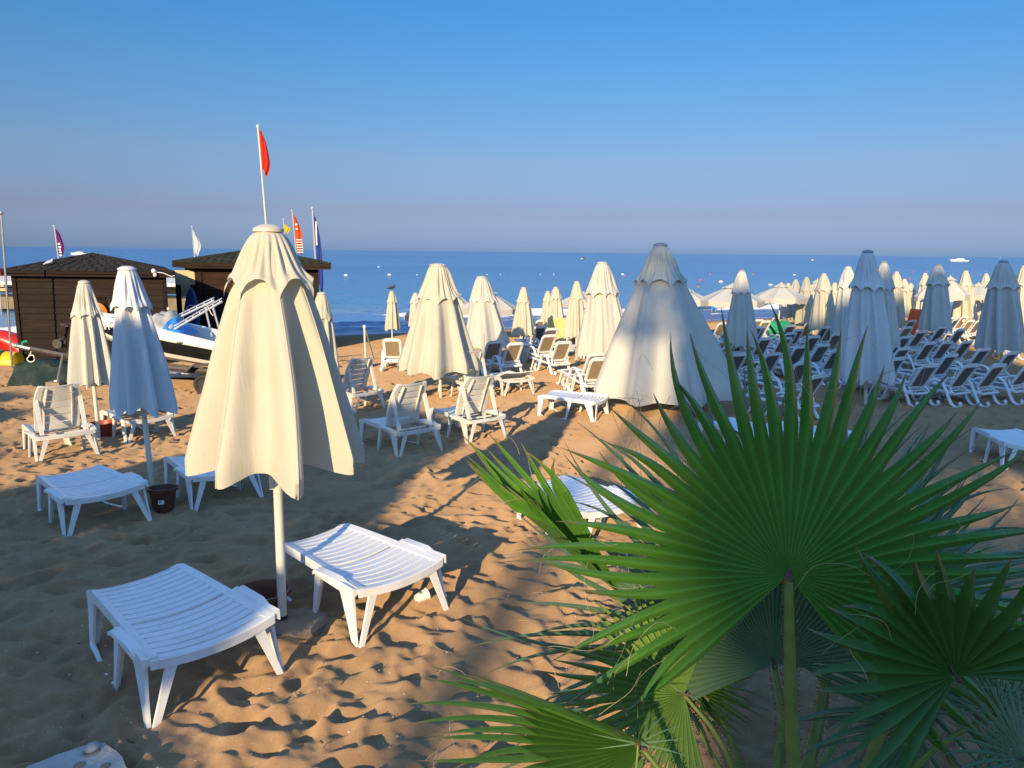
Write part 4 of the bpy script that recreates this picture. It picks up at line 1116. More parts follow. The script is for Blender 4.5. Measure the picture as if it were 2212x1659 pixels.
# jetty running out from the huts
jd = 46.0
jl = at_depth(-60, 640, jd).x; jr = at_depth(425, 640, jd).x
zt_ = at_depth(20, 622, jd).z; zm = at_depth(20, 662, jd).z; zl = at_depth(20, 678, jd).z
jt = empty('jetty', (jl, jd, SEA_Z)); tag(jt, 'wooden jetty over the sea seen left of and between the huts', 'jetty'); oj = Vector((jl, jd, SEA_Z))
W_ = jr - jl
zd = at_depth(20, 641, jd).z - SEA_Z; zr_ = at_depth(20, 603, jd).z - SEA_Z; zlo = at_depth(20, 667, jd).z - SEA_Z
MB().box((W_ / 2, 1.5, zd - .1), (W_, 3.0, .2)).build('deck', M['jetty_side'], jt, smooth=False)
MB().box((W_ / 2, -.05, (zd + zlo) / 2), (W_, .1, zd - zlo)).build('side_boards', M['jetty_side'], jt, smooth=False)
mb = MB()
for q in range(12): mb.tube([(W_ * (q + .5) / 12, .3, -1.5), (W_ * (q + .5) / 12, .3, zd)], .12, 8)
mb.build('piles', M['wood'], jt)
mb = MB()
for q in range(14): mb.box((W_ * q / 13, .06, (zd + zr_) / 2), (.09, .09, zr_ - zd))
for z in (.35, .65): mb.box((W_ / 2, .06, zd + (zr_ - zd) * z * .8), (W_, .05, .07))
mb.build('railing', M['wood'], jt, smooth=False)
MB().loft([[(0, -.6, zr_ - .32), (0, -.6, zr_ - .12), (0, 2.6, zr_ + .35), (0, 2.6, zr_ + .2)], [(W_, -.6, zr_ - .32), (W_, -.6, zr_ - .12), (W_, 2.6, zr_ + .35), (W_, 2.6, zr_ + .2)]]).build('canopy_roof', M['jetty_top'], jt, smooth=False)
MB().box((W_ / 2, 2.4, (zd + zr_) / 2), (W_, .06, zr_ - zd - .4)).build('back_panel', M['beige_wall'], jt, smooth=False)

# ------------------------------------------------------------------ flags
def flag(px0, py0, px1, py1, D, mat, fy0, fy1, fw, label, marks=None, seed=0, zbase=None, polem='silver', r=.03):
    """pole from (px1,py1) low to (px0,py0) top; flag hangs from row fy0 down to fy1, fw px wide at its widest"""
    a = at_depth(px1, py1, D); b = at_depth(px0, py0, D)
    d = (b - a); g = gz(a.x, D) if zbase is None else zbase
    s = (g - a.z) / d.z; base = a + d * s
    root = empty('flagpole', base); tag(root, label, 'flag', 'flags beyond the huts')
    MB().tube([Vector((0, 0, -.1)), b - base], r, 8).build('pole', M[polem], root)
    MB().ball(tuple(b - base), r * 1.9, 8, 6).build('finial', M[polem], root)
    if mat is None: return root
    r_ = random.Random(seed); k0 = (fy0 - py0) / (py1 - py0); k1 = (fy1 - py0) / (py1 - py0)
    top = b + (a - b) * k0; bot = b + (a - b) * k1
    W_ = fw / F * D; nu, nv = 14, 24; pts = []
    for i in range(nv):
        t = i / (nv - 1)
        for j in range(nu):
            u = j / (nu - 1)
            p = top.lerp(bot, t * (.80 + .20 * u) + .10 * u * (1 - t))
            x = W_ * u * (.22 + .78 * math.sin(math.pi * min(1, .04 + t * .86)) ** .9) * (1 - .15 * u) + W_ * .06 * math.sin(t * 9 + seed) * u
            y_ = .12 * W_ * 3 * math.sin(u * 11 + t * 3 + seed) * u ** .5 * .5
            pts.append(p + Vector((x + r * .8, y_, 0)) - base)
    fl_ = MB().grid(pts, nu, nv).build('flag_cloth', M[mat], root, angle=180)
    if marks:
        mb = MB()
        for (u, t, w_, h_) in marks:
            p = top.lerp(bot, t); ww = W_ * w_; hh = (top - bot).length * h_
            mb.box(p + Vector((r + W_ * u, -.10 * W_ * 3 * .55, 0)) - base, (ww, .012, hh))
        mb.build('lettering', M['paper'], fl_, smooth=False)
    return root
flag(557, 273, 575, 485, 36, 'red_flag', 277, 382, 19, 'tall white flagpole with a limp red flag above the front parasol', seed=1, r=.045, polem='pole')
flag(117, 488, 126, 556, 40, 'purple_flag', 493, 558, 15, 'purple flag with white letters hanging behind the dark hut', [(.35, .52, .3, .06), (.40, .62, .35, .05), (.36, .71, .3, .05), (.42, .8, .3, .05), (.38, .9, .3, .05)], seed=2, r=.035)
flag(415, 490, 420, 552, 44, 'white_flag', 497, 556, 15, 'plain white flag between the two huts', seed=3, r=.035)
flag(612, 474, 614, 500, 40, 'yellow_flag', 483, 505, 14, 'small yellow flag just showing beside the front parasol cap', seed=4, r=.03)
flag(631, 455, 640, 545, 40, 'orange_flag', 462, 552, 18, 'orange red flag with white marks beside the front parasol', [(.30, .25, .25, .04), (.3, .36, .25, .03), (.45, .62, .7, .02), (.45, .68, .75, .02), (.45, .74, .75, .02), (.45, .80, .75, .02), (.45, .86, .75, .02), (.45, .92, .7, .02)], seed=5, r=.035)
flag(675, 450, 684, 600, 38, 'blue_flag', 458, 640, 16, 'blue and white flag on the rightmost pole by the kiosk roof', [(.22, .25, .18, .28)], seed=6, r=.05)
pl = flag(2, 460, 25, 780, D1 - 1.6, None, 0, 0, 0, 'bare grey metal mast at the left edge in front of the hut', polem='steel', r=.032)
pl['category'] = 'mast'; pl.name = 'mast'; del pl['group']
# red flag tip far left
o = flag(-6, 560, -3, 600, 44, 'red_flag', 572, 597, 9, 'small red flag at the very left edge over the sea', seed=7, r=.03)

# ------------------------------------------------------------------ boat on its trailer
BD = at(437, 852).y + .95; gb = gz(-9, BD)
bow = at_depth(214, 684, BD); stern = at_depth(560, 775, BD)
bl = Vector((stern.x - bow.x, 0, 0)).length
boat = empty('motorboat', (bow.x, BD, gb)); tag(boat, 'black and white motorboat on its trailer between the huts and parasols', 'boat')
ob_ = Vector((bow.x, BD, gb))
def Z(px, py): return at_depth(px, py, BD - .85 * min(1, max(0, (px - 214) / 90))).z - gb
def station(t):
    """deck height, black top, black bottom, keel, half beam at bow->stern fraction t"""
    px = 214 + (560 - 214) * t
    deck = np.interp(px, [214, 230, 316, 480, 560], [Z(214, 684), Z(230, 688), Z(316, 700), Z(480, 740), Z(560, 760)])
    bt = np.interp(px, [214, 230, 316, 480, 560], [Z(214, 693), Z(230, 698), Z(316, 718), Z(480, 750), Z(560, 768)])
    bb = np.interp(px, [214, 230, 316, 480, 560], [Z(214, 700), Z(230, 716), Z(316, 750), Z(480, 780), Z(560, 795)])
    kl = np.interp(px, [214, 230, 316, 480, 560], [Z(214, 703), Z(230, 735), Z(316, 780), Z(480, 806), Z(560, 818)])
    hb = .95 * min(1, (t * 1.9 + .0008)) ** .55
    return deck, bt, bb, kl, hb
def hullring(t, lv):
    d, bt, bb, kl, hb = station(t); x = bl * t
    prof = {'deck': (hb * .97, d), 'bt': (hb, bt), 'bm': (hb * .97, (bt + bb) / 2), 'bb': (hb * .88, bb), 'ch': (hb * .78, bb - (bb - kl) * .35), 'kl': (.02, kl)}
    return [(x, s * prof[l_][0], prof[l_][1]) for s, l_ in lv]
ts = [i / 22 for i in range(23)]
def shell(mb, a, b):
    for s in (-1, 1):
        rows = [hullring(t, [(s, a), (s, b)]) for t in ts]
        pts = [p for r in rows for p in r]
        mb.grid(pts, 2, len(rows))
mb = MB(); shell(mb, 'bt', 'bm'); shell(mb, 'bm', 'bb'); mb.build('topsides', M['black'], boat, angle=50)
mb = MB(); shell(mb, 'bb', 'ch'); shell(mb, 'ch', 'kl')
mb.loft([hullring(1, [(-1, 'deck'), (-1, 'bb'), (-1, 'kl'), (1, 'kl'), (1, 'bb'), (1, 'deck')]), [(x + .02, y_, z) for x, y_, z in hullring(1, [(-1, 'deck'), (-1, 'bb'), (-1, 'kl'), (1, 'kl'), (1, 'bb'), (1, 'deck')])]])
mb.build('bottom', M['white'], boat, angle=30)
mb = MB(); shell(mb, 'deck', 'bt')
for s in (-1, 1):
    mb.tube([hullring(t, [(s, 'bt')])[0] for t in ts], .035, 6)
    rows = []
    for t in ts:
        d, bt, bb, kl, hb = station(t); rows += [(bl * t, s * hb * .97, d), (bl * t, s * max(.0, hb - .16), d + .05), (bl * t, s * max(.0, hb - .24), d + .02), (bl * t, s * max(.0, hb - .26), d - .3)]
    mb.grid(rows, 4, len(ts))
fd = []
for t in [i / 10 * .32 for i in range(11)]:
    d, bt, bb, kl, hb = station(t)
    for j in range(7): u = -1 + 2 * j / 6; fd.append((bl * t, u * max(.001, hb - .2), d + .06 + .06 * (1 - u * u)))
mb.grid(fd, 7, 11)
mb.build('gunwale', M['white'], boat, angle=40)
dk = MB(); pts = []
for t in [.3 + i / 10 * .69 for i in range(11)]:
    d, bt, bb, kl, hb = station(t); pts += [(bl * t, -(hb - .22), d - .28), (bl * t, hb - .22, d - .28)]
dk.grid(pts, 2, 11).build('cockpit_floor', M['jetty_top'], boat)
for px, py in ((0, 0),):
    cl = MB()
    for q in (347, 425): 
        p = at_depth(q, np.interp(q, [316, 480], [704, 742]), BD) - ob_; cl.box(p + Vector((0, -.97, -.02)), (.16, .03, .04))
    cl.build('cleat', M['rubber'], boat, smooth=False)
cu = bpy.data.curves.new('letters', 'FONT'); cu.body = 'GA'; cu.size = .34; cu.extrude = .006; cu.materials.append(M['paper']); cu.align_x = 'CENTER'
_t = bpy.data.objects.new('tmp', cu); col.objects.link(_t); bpy.context.view_layer.update(); _me = bpy.data.meshes.new_from_object(_t); bpy.data.objects.remove(_t); te = bpy.data.objects.new('lettering', _me); col.objects.link(te); te.parent = boat
pg = at_depth(227, 712, BD - .78) - ob_; te.location = pg; te.rotation_euler = (rad(84), rad(-3), rad(-38))
# silver rack: two long rails and two struts
BDn = BD - .75
for dd in (0, .9):
    off = Vector((0, dd, 0))
    mb = MB(); a = at_depth(377, 711, BDn) - ob_; b = at_depth(480, 651, BDn) - ob_
    a2_ = at_depth(350, 704, BDn + .9) - ob_; b2_ = at_depth(463, 649, BDn + .9) - ob_
    A, B_ = (a, b) if dd == 0 else (a2_, b2_)
    mb.tube([A, B_], .028, 8); mb.tube([A + Vector((.0, .0, .075)), B_ + Vector((0, 0, .075))], .016, 6)
    for q in range(6): p = A.lerp(B_, .25 + q * .14); mb.tube([p, p + Vector((0, 0, .075))], .012, 5)
    mb.build('rack_rail', M['silver'], boat)
    pA = (at_depth(460, 664, BDn) if dd == 0 else at_depth(443, 663, BDn + .9)) - ob_; pB = (at_depth(480, 734, BDn) if dd == 0 else at_depth(458, 727, BDn + .9)) - ob_
    MB().tube([pA, pB], .026, 8).build('rack_strut', M['silver'], boat)
c0 = at_depth(463, 660, BDn) - ob_; c1 = at_depth(447, 660, BDn + .9) - ob_
MB().tube(bez([c0, (c0 + c1) / 2 + Vector((.05, 0, -.25)), c1], 6), .010, 5).build('rack_cord', M['paper'], boat)
def tarp(px0, px1, pyt, pyb, D, seed, mat, name, label, w_=.7):
    a = at_depth(px0, pyb, D); b = at_depth(px1, pyb, D); zt_ = at_depth(px0, pyt, D).z
    nu, nv = 26, 16; pts = []; L = b.x - a.x; hh = zt_ - a.z
    U, V = np.meshgrid(np.linspace(0, 1, nu), np.linspace(0, 1, nv))
    hmap = np.clip(np.sin(np.pi * U) ** .6 * np.sin(np.pi * V) ** .5, 0, 1) * (1 + .5 * fbm(U * 3, V * 2, seed, 3)) + .5 * fbm(U * 7, V * 4, seed + 3, 3) * np.sin(np.pi * U) * np.sin(np.pi * V)
    for i in range(nv):
        for j in range(nu): pts.append((L * U[i, j], w_ * V[i, j] - w_ / 2, hh * hmap[i, j]))
    o = MB().grid(pts, nu, nv).build(name, M[mat], loc=a, angle=180); tag(o, label, 'tarp'); return o
tarp(306, 402, 679, 712, BD - .1, 5, 'grey_tarp', 'boat_cover', 'grey cloth cover bundled on the foredeck of the boat', 1.3)
tarp(350, 412, 694, 722, BD - .35, 9, 'blue_tarp', 'blue_tarp', 'bright blue tarp crumpled in the boat under the silver rails', 1.0)

# trailer
tr = empty('boat_trailer', (bow.x, BD, gb)); tag(tr, 'dark rusty boat trailer with winch post and black wheels', 'trailer')
def T(px, py, dy=0): return at_depth(px, py, BD + dy) - ob_
mb = MB()
fr_ = [T(140, 768, -.05), T(220, 785, -.5), T(320, 790, -.72), T(420, 800, -.75), T(560, 812, -.75)]
mb.tube(fr_, .05, 6, flat=1.6); fr2 = [T(140, 768, .05), T(230, 783, .5), T(330, 787, .72), T(420, 797, .75), T(560, 808, .75)]
mb.tube(fr2, .05, 6, flat=1.6); mb.tube([T(42, 749), T(140, 768), T(200, 778)], .045, 6, flat=1.5)
for px in (330, 430, 540): 
    yz = np.interp(px, [140, 560], [768, 812]); mb.tube([T(px, yz, -.75), T(px, yz, .75)], .04, 6)
mb.build('frame', M['rust'], tr)
mb = MB(); mb.tube([T(36, 747), T(66, 754)], [.05, .055], 8); mb.ball(tuple(T(36, 747)), .07); mb.build('coupling', M['steel'], tr)
hd = MB().tube(bez([T(48, 745), T(50, 739), T(60, 737)], 3), .03, 6); hd.build('coupling_lever', M['greenish'], tr)
MB().tube(bez([T(70, 752), T(64, 768), T(58, 776), T(66, 782), T(74, 778), T(72, 768), T(62, 768)], 4), .014, 5).build('rope_loop', M['paper'], tr)
mb = MB(); mb.tube([T(150, 770), T(140, 742), T(146, 706), T(131, 700)], .045, 6); mb.tube([T(131, 700), T(140, 726), T(128, 738)], .02, 6); mb.tube([T(129, 699), T(214, 699)], .01, 4)
mb.lathe([(0, .10), (.12, .10), (.12, .07), (.05, .06), (.05, -.06), (.12, -.07), (.12, -.1), (0, -.1)], 14, (0, 0, 0))
k0 = len(mb.v) - 8 * 14
mb.xf(Matrix.Translation(T(128, 742)) @ Matrix.Rotation(rad(90), 4, 'X'), k0)
mb.build('winch', M['rust'], tr)
jk = MB(); jk.tube([T(136, 765, -.1), T(124, 822, -.1)], .03, 8); jk.lathe([(0, .04), (.09, .03), (.1, 0), (.0, -.02)], 10, tuple(T(123, 823, -.1))); jk.build('jack_leg', M['steel'], tr)
bl_ = MB().box(T(119, 828, -.1), (.34, .25, .09)); bl_.build('jack_block', M['stone'], tr, smooth=False)
for dy in (-.8, .8):
    bk_ = MB(); bk_.box(T(352, 789, dy), (.12, .06, .32)); bk_.ball(tuple(T(352, 777, dy)), .09, 10, 7, (1, .8, 1)); bk_.build('bunk_roller', M['rust'], tr)
mb = MB(); fa_, fb_ = T(404, 801, -.98), T(424, 789, -.98)
for dy in (0, 1.76):
    off = Vector((0, dy, 0)); mb.loft([[p + off + Vector((0, e, zz)) for e, zz in ((-.12, 0), (.12, 0), (.12, .04), (-.12, .04))] for p in (T(402, 806, -.9), T(420, 790, -.9), T(470, 789, -.9), T(484, 804, -.9))])
mb.build('mudguard', M['rust'], tr, angle=20)
def wheel(px, py, dy):
    c = T(px, py, dy); Rw = 22.5 / F * (BD + dy)
    rot_ = Matrix.Translation(c) @ Matrix.Rotation(rad(90), 4, 'X')
    wv = empty('wheel', c); wv.parent = tr
    prof = [(Rw * .60, .07), (Rw * .72, .095), (Rw * .93, .09), (Rw, .06), (Rw, -.06), (Rw * .93, -.09), (Rw * .72, -.095), (Rw * .60, -.07)]
    r90 = Matrix.Rotation(rad(90), 4, 'X')
    MB().lathe(prof, 30).xf(r90).build('tyre', M['rubber'], wv)
    mb = MB().lathe([(0, .05), (.055, .05), (.07, .02), (Rw * .42, .03), (Rw * .5, .06), (Rw * .61, .075), (Rw * .61, -.07), (0, -.07)], 26).xf(r90)
    for q in range(10):
        a = 2 * math.pi * q / 10; mb.box((Rw * .47 * math.cos(a), -.062, Rw * .47 * math.sin(a)), (.03, .012, .045), Matrix.Rotation(-a, 3, 'Y'))
    mb.build('rim', M['rust'], wv)
for dy in (-.95, .95):
    wheel(442, 830, dy); wheel(516, 833, dy)
# green tarpaulin along the hut foot, plank under the boat, inflatables at the left edge
td = at(80, 832).y
a = at_depth(24, 792, td); b = at_depth(150, 790, td); g_ = gz(a.x, td)
nu, nv = 40, 10; U, V = np.meshgrid(np.linspace(0, 1, nu), np.linspace(0, 1, nv)); hh = at_depth(80, 787, td).z - g_
pts = []
rip = .10 * fbm(U * 9, V * 1.5, 31, 3)
for i in range(nv):
    for j in range(nu):
        v_ = V[i, j]; pts.append((a.x + (b.x - a.x) * 1.55 * U[i, j], td - .25 * (1 - v_) + rip[i, j] * 1.2 + .25 * v_, g_ - .03 + hh * v_ * (1 + .12 * math.sin(U[i, j] * 7))))
pts2 = [(x, y_ + .5, z) for x, y_, z in pts[-nu:]] + [(x, y_ + .55, g_ - .03) for x, y_, z in pts[-nu:]]
o = MB().grid(pts + pts2, nu, nv + 2).build('tarpaulin', M['green_tarp'], angle=180); tag(o, 'dark green tarpaulin lying along the foot of the dark hut', 'tarp')
c = at_depth(395, 826, BD + 1.6); o = MB().box((0, 0, 0), (3.0, .5, .12), Matrix.Rotation(rad(-5), 3, 'X')).build('pale_board', M['jetty_top'], loc=(c.x - .3, BD + 1.6, gz(c.x, BD + 1.6) + .14), smooth=False); tag(o, 'pale grey board on the sand behind the trailer wheels', 'board')
rd = D1 + 1.5; c = at_depth(-4, 748, rd)
rp_ = []
for q in range(25):
    a = math.pi * (.06 + .92 * q / 24); rp_.append((1.05 * math.cos(a), .35 * math.sin(a) * 0, .95 * math.sin(a) - .35))
o = MB().tube(rp_, .34, 16).build('inflatable_ring', M['red_rubber'], loc=(c.x + .0, rd, c.z - .35)); tag(o, 'red inflatable tube ring leaning at the left edge', 'inflatable')
c = at_depth(6, 784, D1 - .5)
yb = empty('inflatable_buoy', (c.x, D1 - .5, c.z)); tag(yb, 'yellow inflatable roller on the sand at the left edge below the red ring', 'inflatable')
MB().tube([(-1.0, 0, 0), (-.9, 0, 0), (.0, 0, 0), (.5, 0, 0), (.62, 0, 0)], [.1, .36, .40, .36, .12], 20).build('roller', M['yellow_rubber'], yb)
MB().tube([(-.02, 0, 0), (.14, 0, 0)], .405, 20).build('black_band', M['rubber'], yb)

# ------------------------------------------------------------------ small things on the beach
def pot(px, py, r, h, mat, label, name='flower_pot', tilt=0, sticker=False, oval=1.0):
    c = at(px, py, 0); o = empty(name, (c.x, c.y, gz(c.x, c.y) - .03)); tag(o, label, 'pot')
    mb = MB().lathe([(r * .72, 0), (r * .97, h * .86), (r * 1.10, h * .87), (r * 1.12, h), (r * 1.0, h), (r * .92, h * .84), (r * .75, h * .35), (0, h * .33)], 26)
    mb.xf(Matrix.Scale(oval, 4, (1, 0, 0))).build('pot', M[mat], o)
    MB().lathe([(0, h * .40), (r * .5, h * .42), (r * .78, h * .36)], 20).xf(Matrix.Scale(oval, 4, (1, 0, 0))).build('soil', M['soil'], o)
    if sticker:
        st_ = MB().box((r * .28, -r * .92, h * .5), (r * .42, .008, h * .16), Matrix.Rotation(rad(17), 3, 'Z') @ Matrix.Rotation(rad(-14), 3, 'X')); st_.build('sticker', M['paper'], o, smooth=False)
        sb_ = MB().box((r * .22, -r * .945, h * .51), (r * .16, .006, h * .10), Matrix.Rotation(rad(17), 3, 'Z') @ Matrix.Rotation(rad(-14), 3, 'X')); sb_.build('sticker_mark', M['cyan'], o, smooth=False)
    o.rotation_euler = (rad(tilt), 0, 0)
    return o
pot(353, 1100, .155, .30, 'terracotta', 'brown plastic flower pot with a small sticker by the leaning parasol pole', sticker=True, tilt=-4)
pot(573, 1330, .165, .26, 'terracotta', 'brown plastic pot at the foot of the front parasol', oval=1.15, tilt=3)
pot(222, 944, .19, .30, 'red_pot', 'red plastic pot between the two old loungers at the left')
c = at(910, 1300, 0)
cup = empty('paper_cup', (c.x, c.y, sand_z(c.x, c.y) + .035)); tag(cup, 'white paper cup lying on the sand under the right lounger', 'cup')
m_ = Matrix.Rotation(rad(35), 4, 'Z') @ Matrix.Rotation(rad(78), 4, 'Y')
MB().loft([[(r * math.cos(2 * math.pi * q / 18), r * math.sin(2 * math.pi * q / 18), z) for q in range(18)] for r, z in ((.036, -.05), (.048, .055), (.052, .058), (.046, .05), (.034, -.045))], True, False).xf(m_).build('cup', M['paper'], cup)
mb = MB()
for q in range(4):
    a = rad(165 + q * 14); mb.box((.0445 * math.cos(a), .0445 * math.sin(a), .0), (.003, .006, .02), Matrix.Rotation(a, 3, 'Z'))
mb.xf(m_).build('print', M['ink'], cup, smooth=False)
# white post standing in a bucket
c = at(790, 795, 0); g_ = gz(c.x, c.y)
bk_ = empty('bucket', (c.x, c.y, g_ - .02)); tag(bk_, 'small white plastic bucket with a cyan label holding the thin white post', 'bucket')
MB().lathe([(.125, 0), (.15, .27), (.158, .272), (.158, .30), (.14, .30), (.12, .24), (0, .235)], 24).build('pail', M['white'], bk_)
MB().lathe([(.1345, .05), (.1475, .21)], 24).build('label', M['cyan'], bk_)
mb = MB(); mb.ball((-.05, -.132, .17), .035, 8, 6, (1, .3, 1)); mb.box((-.05, -.134, .11), (.05, .02, .09)); mb.build('label_mark', M['paper'], bk_)
pp = empty('white_post', (c.x, c.y, g_ + .24)); tag(pp, 'thin white post standing in the bucket with a slanting pipe', 'post')
t0 = at_depth(787, 705, c.y) - pp.location; t1 = at(808, 776, 0) - pp.location; 
MB().tube([(0, 0, -.02), t0], .032, 10).build('post', M['pole'], pp)
MB().tube([t0 + Vector((.02, -.02, -.03)), t1 + Vector((0, 0, .0))], .022, 8).build('slanting_pipe', M['pole'], pp)
MB().lathe([(0, .05), (.05, .03), (.055, -.04), (.035, -.05)], 10, tuple(t0)).build('top_fitting', M['pole'], pp)
# concrete slab at the bottom left, with pits and a pebble
ps = [at(x, y_, .09) for x, y_ in ((205, 1602), (243, 1610), (300, 1692), (120, 1790), (-60, 1740), (20, 1668), (110, 1636))]
cx_ = sum(p.x for p in ps) / len(ps); cy_ = sum(p.y for p in ps) / len(ps)
sl_ = empty('concrete_slab', (cx_, cy_, 0)); tag(sl_, 'rough pale concrete slab at the bottom left corner with round pits', 'slab')
poly = []
r_ = random.Random(4)
for i in range(len(ps)):
    a, b = ps[i], ps[(i + 1) % len(ps)]
    for q in range(6): t = q / 6; poly.append((a.x + (b.x - a.x) * t - cx_ + r_.uniform(-.012, .012), a.y + (b.y - a.y) * t - cy_ + r_.uniform(-.012, .012)))
poly.reverse()
mb = MB().loft([[(x, y_, -.1) for x, y_ in poly], [(x, y_, .075) for x, y_ in poly], [(x * .985, y_ * .985, .09) for x, y_ in poly]]); mb.build('block', M['slab'], sl_, angle=30)
for (px, py, r) in ((198, 1624, .045), (172, 1653, .030), (228, 1655, .026)):
    p = at(px, py, .09); MB().lathe([(0, .0965), (r * .8, .0955), (r, .092), (r * 1.05, .088)], 14, (p.x - cx_, p.y - cy_, 0)).build('pit', M['stone'], sl_)
p = at(199, 1621, .09); o = MB().ball((0, 0, 0), .040, 12, 8, (1, 1.1, .5)).build('pebble', M['pebble'], loc=(p.x, p.y, .108)); tag(o, 'grey oval pebble resting in the slab at the bottom left', 'stone')
# towels and cloths on the loungers
def drape(px, py, h, wx, wy, mat, label, seed, rz=0, tilt=35):
    p = at(px, py, h); nu, nv = 14, 12; U, V = np.meshgrid(np.linspace(-.5, .5, nu), np.linspace(-.5, .5, nv)); z = .05 * fbm(U * 4, V * 4, seed, 3)
    pts = [(wx * U[i, j], wy * V[i, j], z[i, j] - .25 * max(0, abs(U[i, j]) - .35)) for i in range(nv) for j in range(nu)]
    o = MB().grid(pts, nu, nv).xf(Matrix.Rotation(rad(tilt), 4, 'X')).build('towel', M[mat], angle=180, loc=p); o.rotation_euler = (0, 0, rz); tag(o, label, 'towel'); return o
drape(1692, 705, .72, 1.0, .8, 'greenish', 'green towel spread over loungers left of the tight parasol row', 1, .3)
drape(1676, 714, .5, .6, .7, 'greenish', 'green towel hanging down beside the dark lounger', 2, .2, 60)
drape(1971, 697, .75, .5, 1.3, 'orange_cloth', 'orange red towel draped over the back of a white lounger', 3, -.9, 70)
drape(1207, 712, .8, .85, .9, 'yellow_cloth', 'pale yellow towel hanging below two slim parasols', 4, 0, 75)

# ------------------------------------------------------------------ on the water
BU = [(747, 595, 0, 1.3), (818, 577, 0, 1.0), (841, 594, 0, 1.3), (901, 594, 2, 1), (1052, 593.5, 2, 1), (1081, 593.5, 2, .8), (1167, 593, 2, .8), (1196, 593, 2, 1), (1345, 593, 0, 1.2), (1254, 560, 0, .9),
      (1513, 606, 1, 1.2), (1557, 609, 0, 1.3), (1664, 616, 0, 1.2), (1716, 594, 0, 1.1), (1940, 588, 1, 1.2), (1971, 588, 1, 1), (1965, 602, 1, 1.2), (2058, 593, 1, 1), (2106, 587, 1, .9), (2118, 593, 1, 1), (2130, 587, 1, .9), (2002, 587, 1, .9), (112, 560, 2, 1.4), (1350, 596, 1, .8)]
BL = {0: ('white oblong buoy', 'white'), 1: ('red round buoy', 'orange_cloth'), 2: ('small white round buoy', 'white')}
where = ['far left of the small parasol with the bird', 'above the small parasol at the water edge, farther out', 'right above the small parasol with the bird', 'left of the wide cream closed parasol', 'right of the middle pair tops, first', 'right of the middle pair tops, second',
 'above the gap behind the slim parasol', 'above the overlapping slim parasols', 'just right of the wide white parasol', 'near the small yellow boat', 'right of the biggest parasol, near the swimmers', 'right of the biggest parasol, nearest the greyish one', 'left of the open parasol by the tight row', 'above the second parasol of the tight row',
 'right behind the three stepping parasols', 'between the tall bluish and dark capped parasols, upper', 'between the tall bluish and dark capped parasols, lower', 'left of the sunlit parasol by the open ones', 'right of the sunlit parasol by the open ones, upper', 'right of the sunlit parasol by the open ones, lower', 'left of the large shaded parasol, upper', 'above the half hidden sunlit parasol', 'by the purple flag', 'left of the biggest parasol cap']
protos = {}
for (px, py, kd, s), wh in zip(BU, where):
    p = at_z(px, py, SEA_Z)
    if kd not in protos:
        if kd == 0: ob2 = MB().tube([(-.42, 0, .06), (-.34, 0, .07), (-.1, 0, .08), (.1, 0, .08), (.34, 0, .07), (.42, 0, .06)], [.06, .17, .20, .20, .17, .06], 12).build('buoy', M['white'])
        else: ob2 = MB().ball((0, 0, .08), .26 if kd == 1 else .2, 12, 9, (1, 1, .8)).build('buoy', M[BL[kd][1]])
        protos[kd] = ob2
    else: ob2 = protos[kd].copy(); col.objects.link(ob2)
    ob2.location = p; ob2.scale = (s * .52,) * 3
    tag(ob2, BL[kd][0] + ' on the sea ' + wh, 'buoy', 'buoys floating off the beach')
def smallboat(px, py, L, mat, label, cabin=True, heading=0, top='white', tower=None):
    p = at_z(px, py, SEA_Z); o = empty('boat', p, heading); tag(o, label, 'boat')
    rings = []
    for i in range(11):
        t = i / 10; hb = L * .14 * (1 - max(0, (t - .5) / .5) ** 2.2 * .98); sh = L * (.08 + .045 * t * t)
        rings.append([(L * (t - .5), -hb, sh), (L * (t - .5), -hb * .75, -.1), (L * (t - .5), hb * .75, -.1), (L * (t - .5), hb, sh)])
    MB().loft(rings).build('hull', M[mat], o, angle=40)
    if cabin:
        MB().loft([[(L * -.27, -L * .09, L * .08), (L * -.27, L * .09, L * .08), (L * .26, L * .09, L * .11), (L * .26, -L * .09, L * .11)], [(L * -.2, -L * .07, L * .17), (L * -.2, L * .07, L * .17), (L * .10, L * .07, L * .18), (L * .10, -L * .07, L * .18)]]).build('cabin', M[top], o, angle=30)
        MB().loft([[(L * x, -L * .075, L * .135), (L * x, L * .075, L * .135), (L * x, L * .073, L * .155), (L * x, -L * .073, L * .155)] for x in (-.12, .15)]).build('windows', M['black'], o, smooth=False)
    if tower:
        mb = MB()
        for sx_ in (-.08, .08):
            for sy in (-.08, .08): mb.tube([(L * (.0 + sx_), L * sy, L * .1), (L * (.0 + sx_ * .8), L * sy, L * .32)], .05, 5)
        mb.box((0, 0, L * .33), (L * .26, L * .2, .12)); mb.build('tower', M[tower], o, smooth=False)
    return o
smallboat(2072, 564.5, 13.5, 'white', 'white motor yacht on the horizon at the right', heading=math.pi)
smallboat(2062, 562, 9, 'white', 'low white hull beside the motor yacht', cabin=False)
smallboat(172, 550.5, 9, 'white', 'small white boat with a purple tower behind the dark hut roof', tower='purple_flag', heading=math.pi)
smallboat(1260, 559, 5.0, 'yellow_rubber', 'small dark boat with a yellow stripe far out left of the biggest parasol', top='black', heading=1.2)
smallboat(1755, 562, 5.5, 'white', 'small boat with a dark top far out over the tight parasol row', top='black', heading=1.2)
smallboat(2161, 556.5, 9, 'white', 'white boat on the horizon above the large shaded parasol', heading=.4)
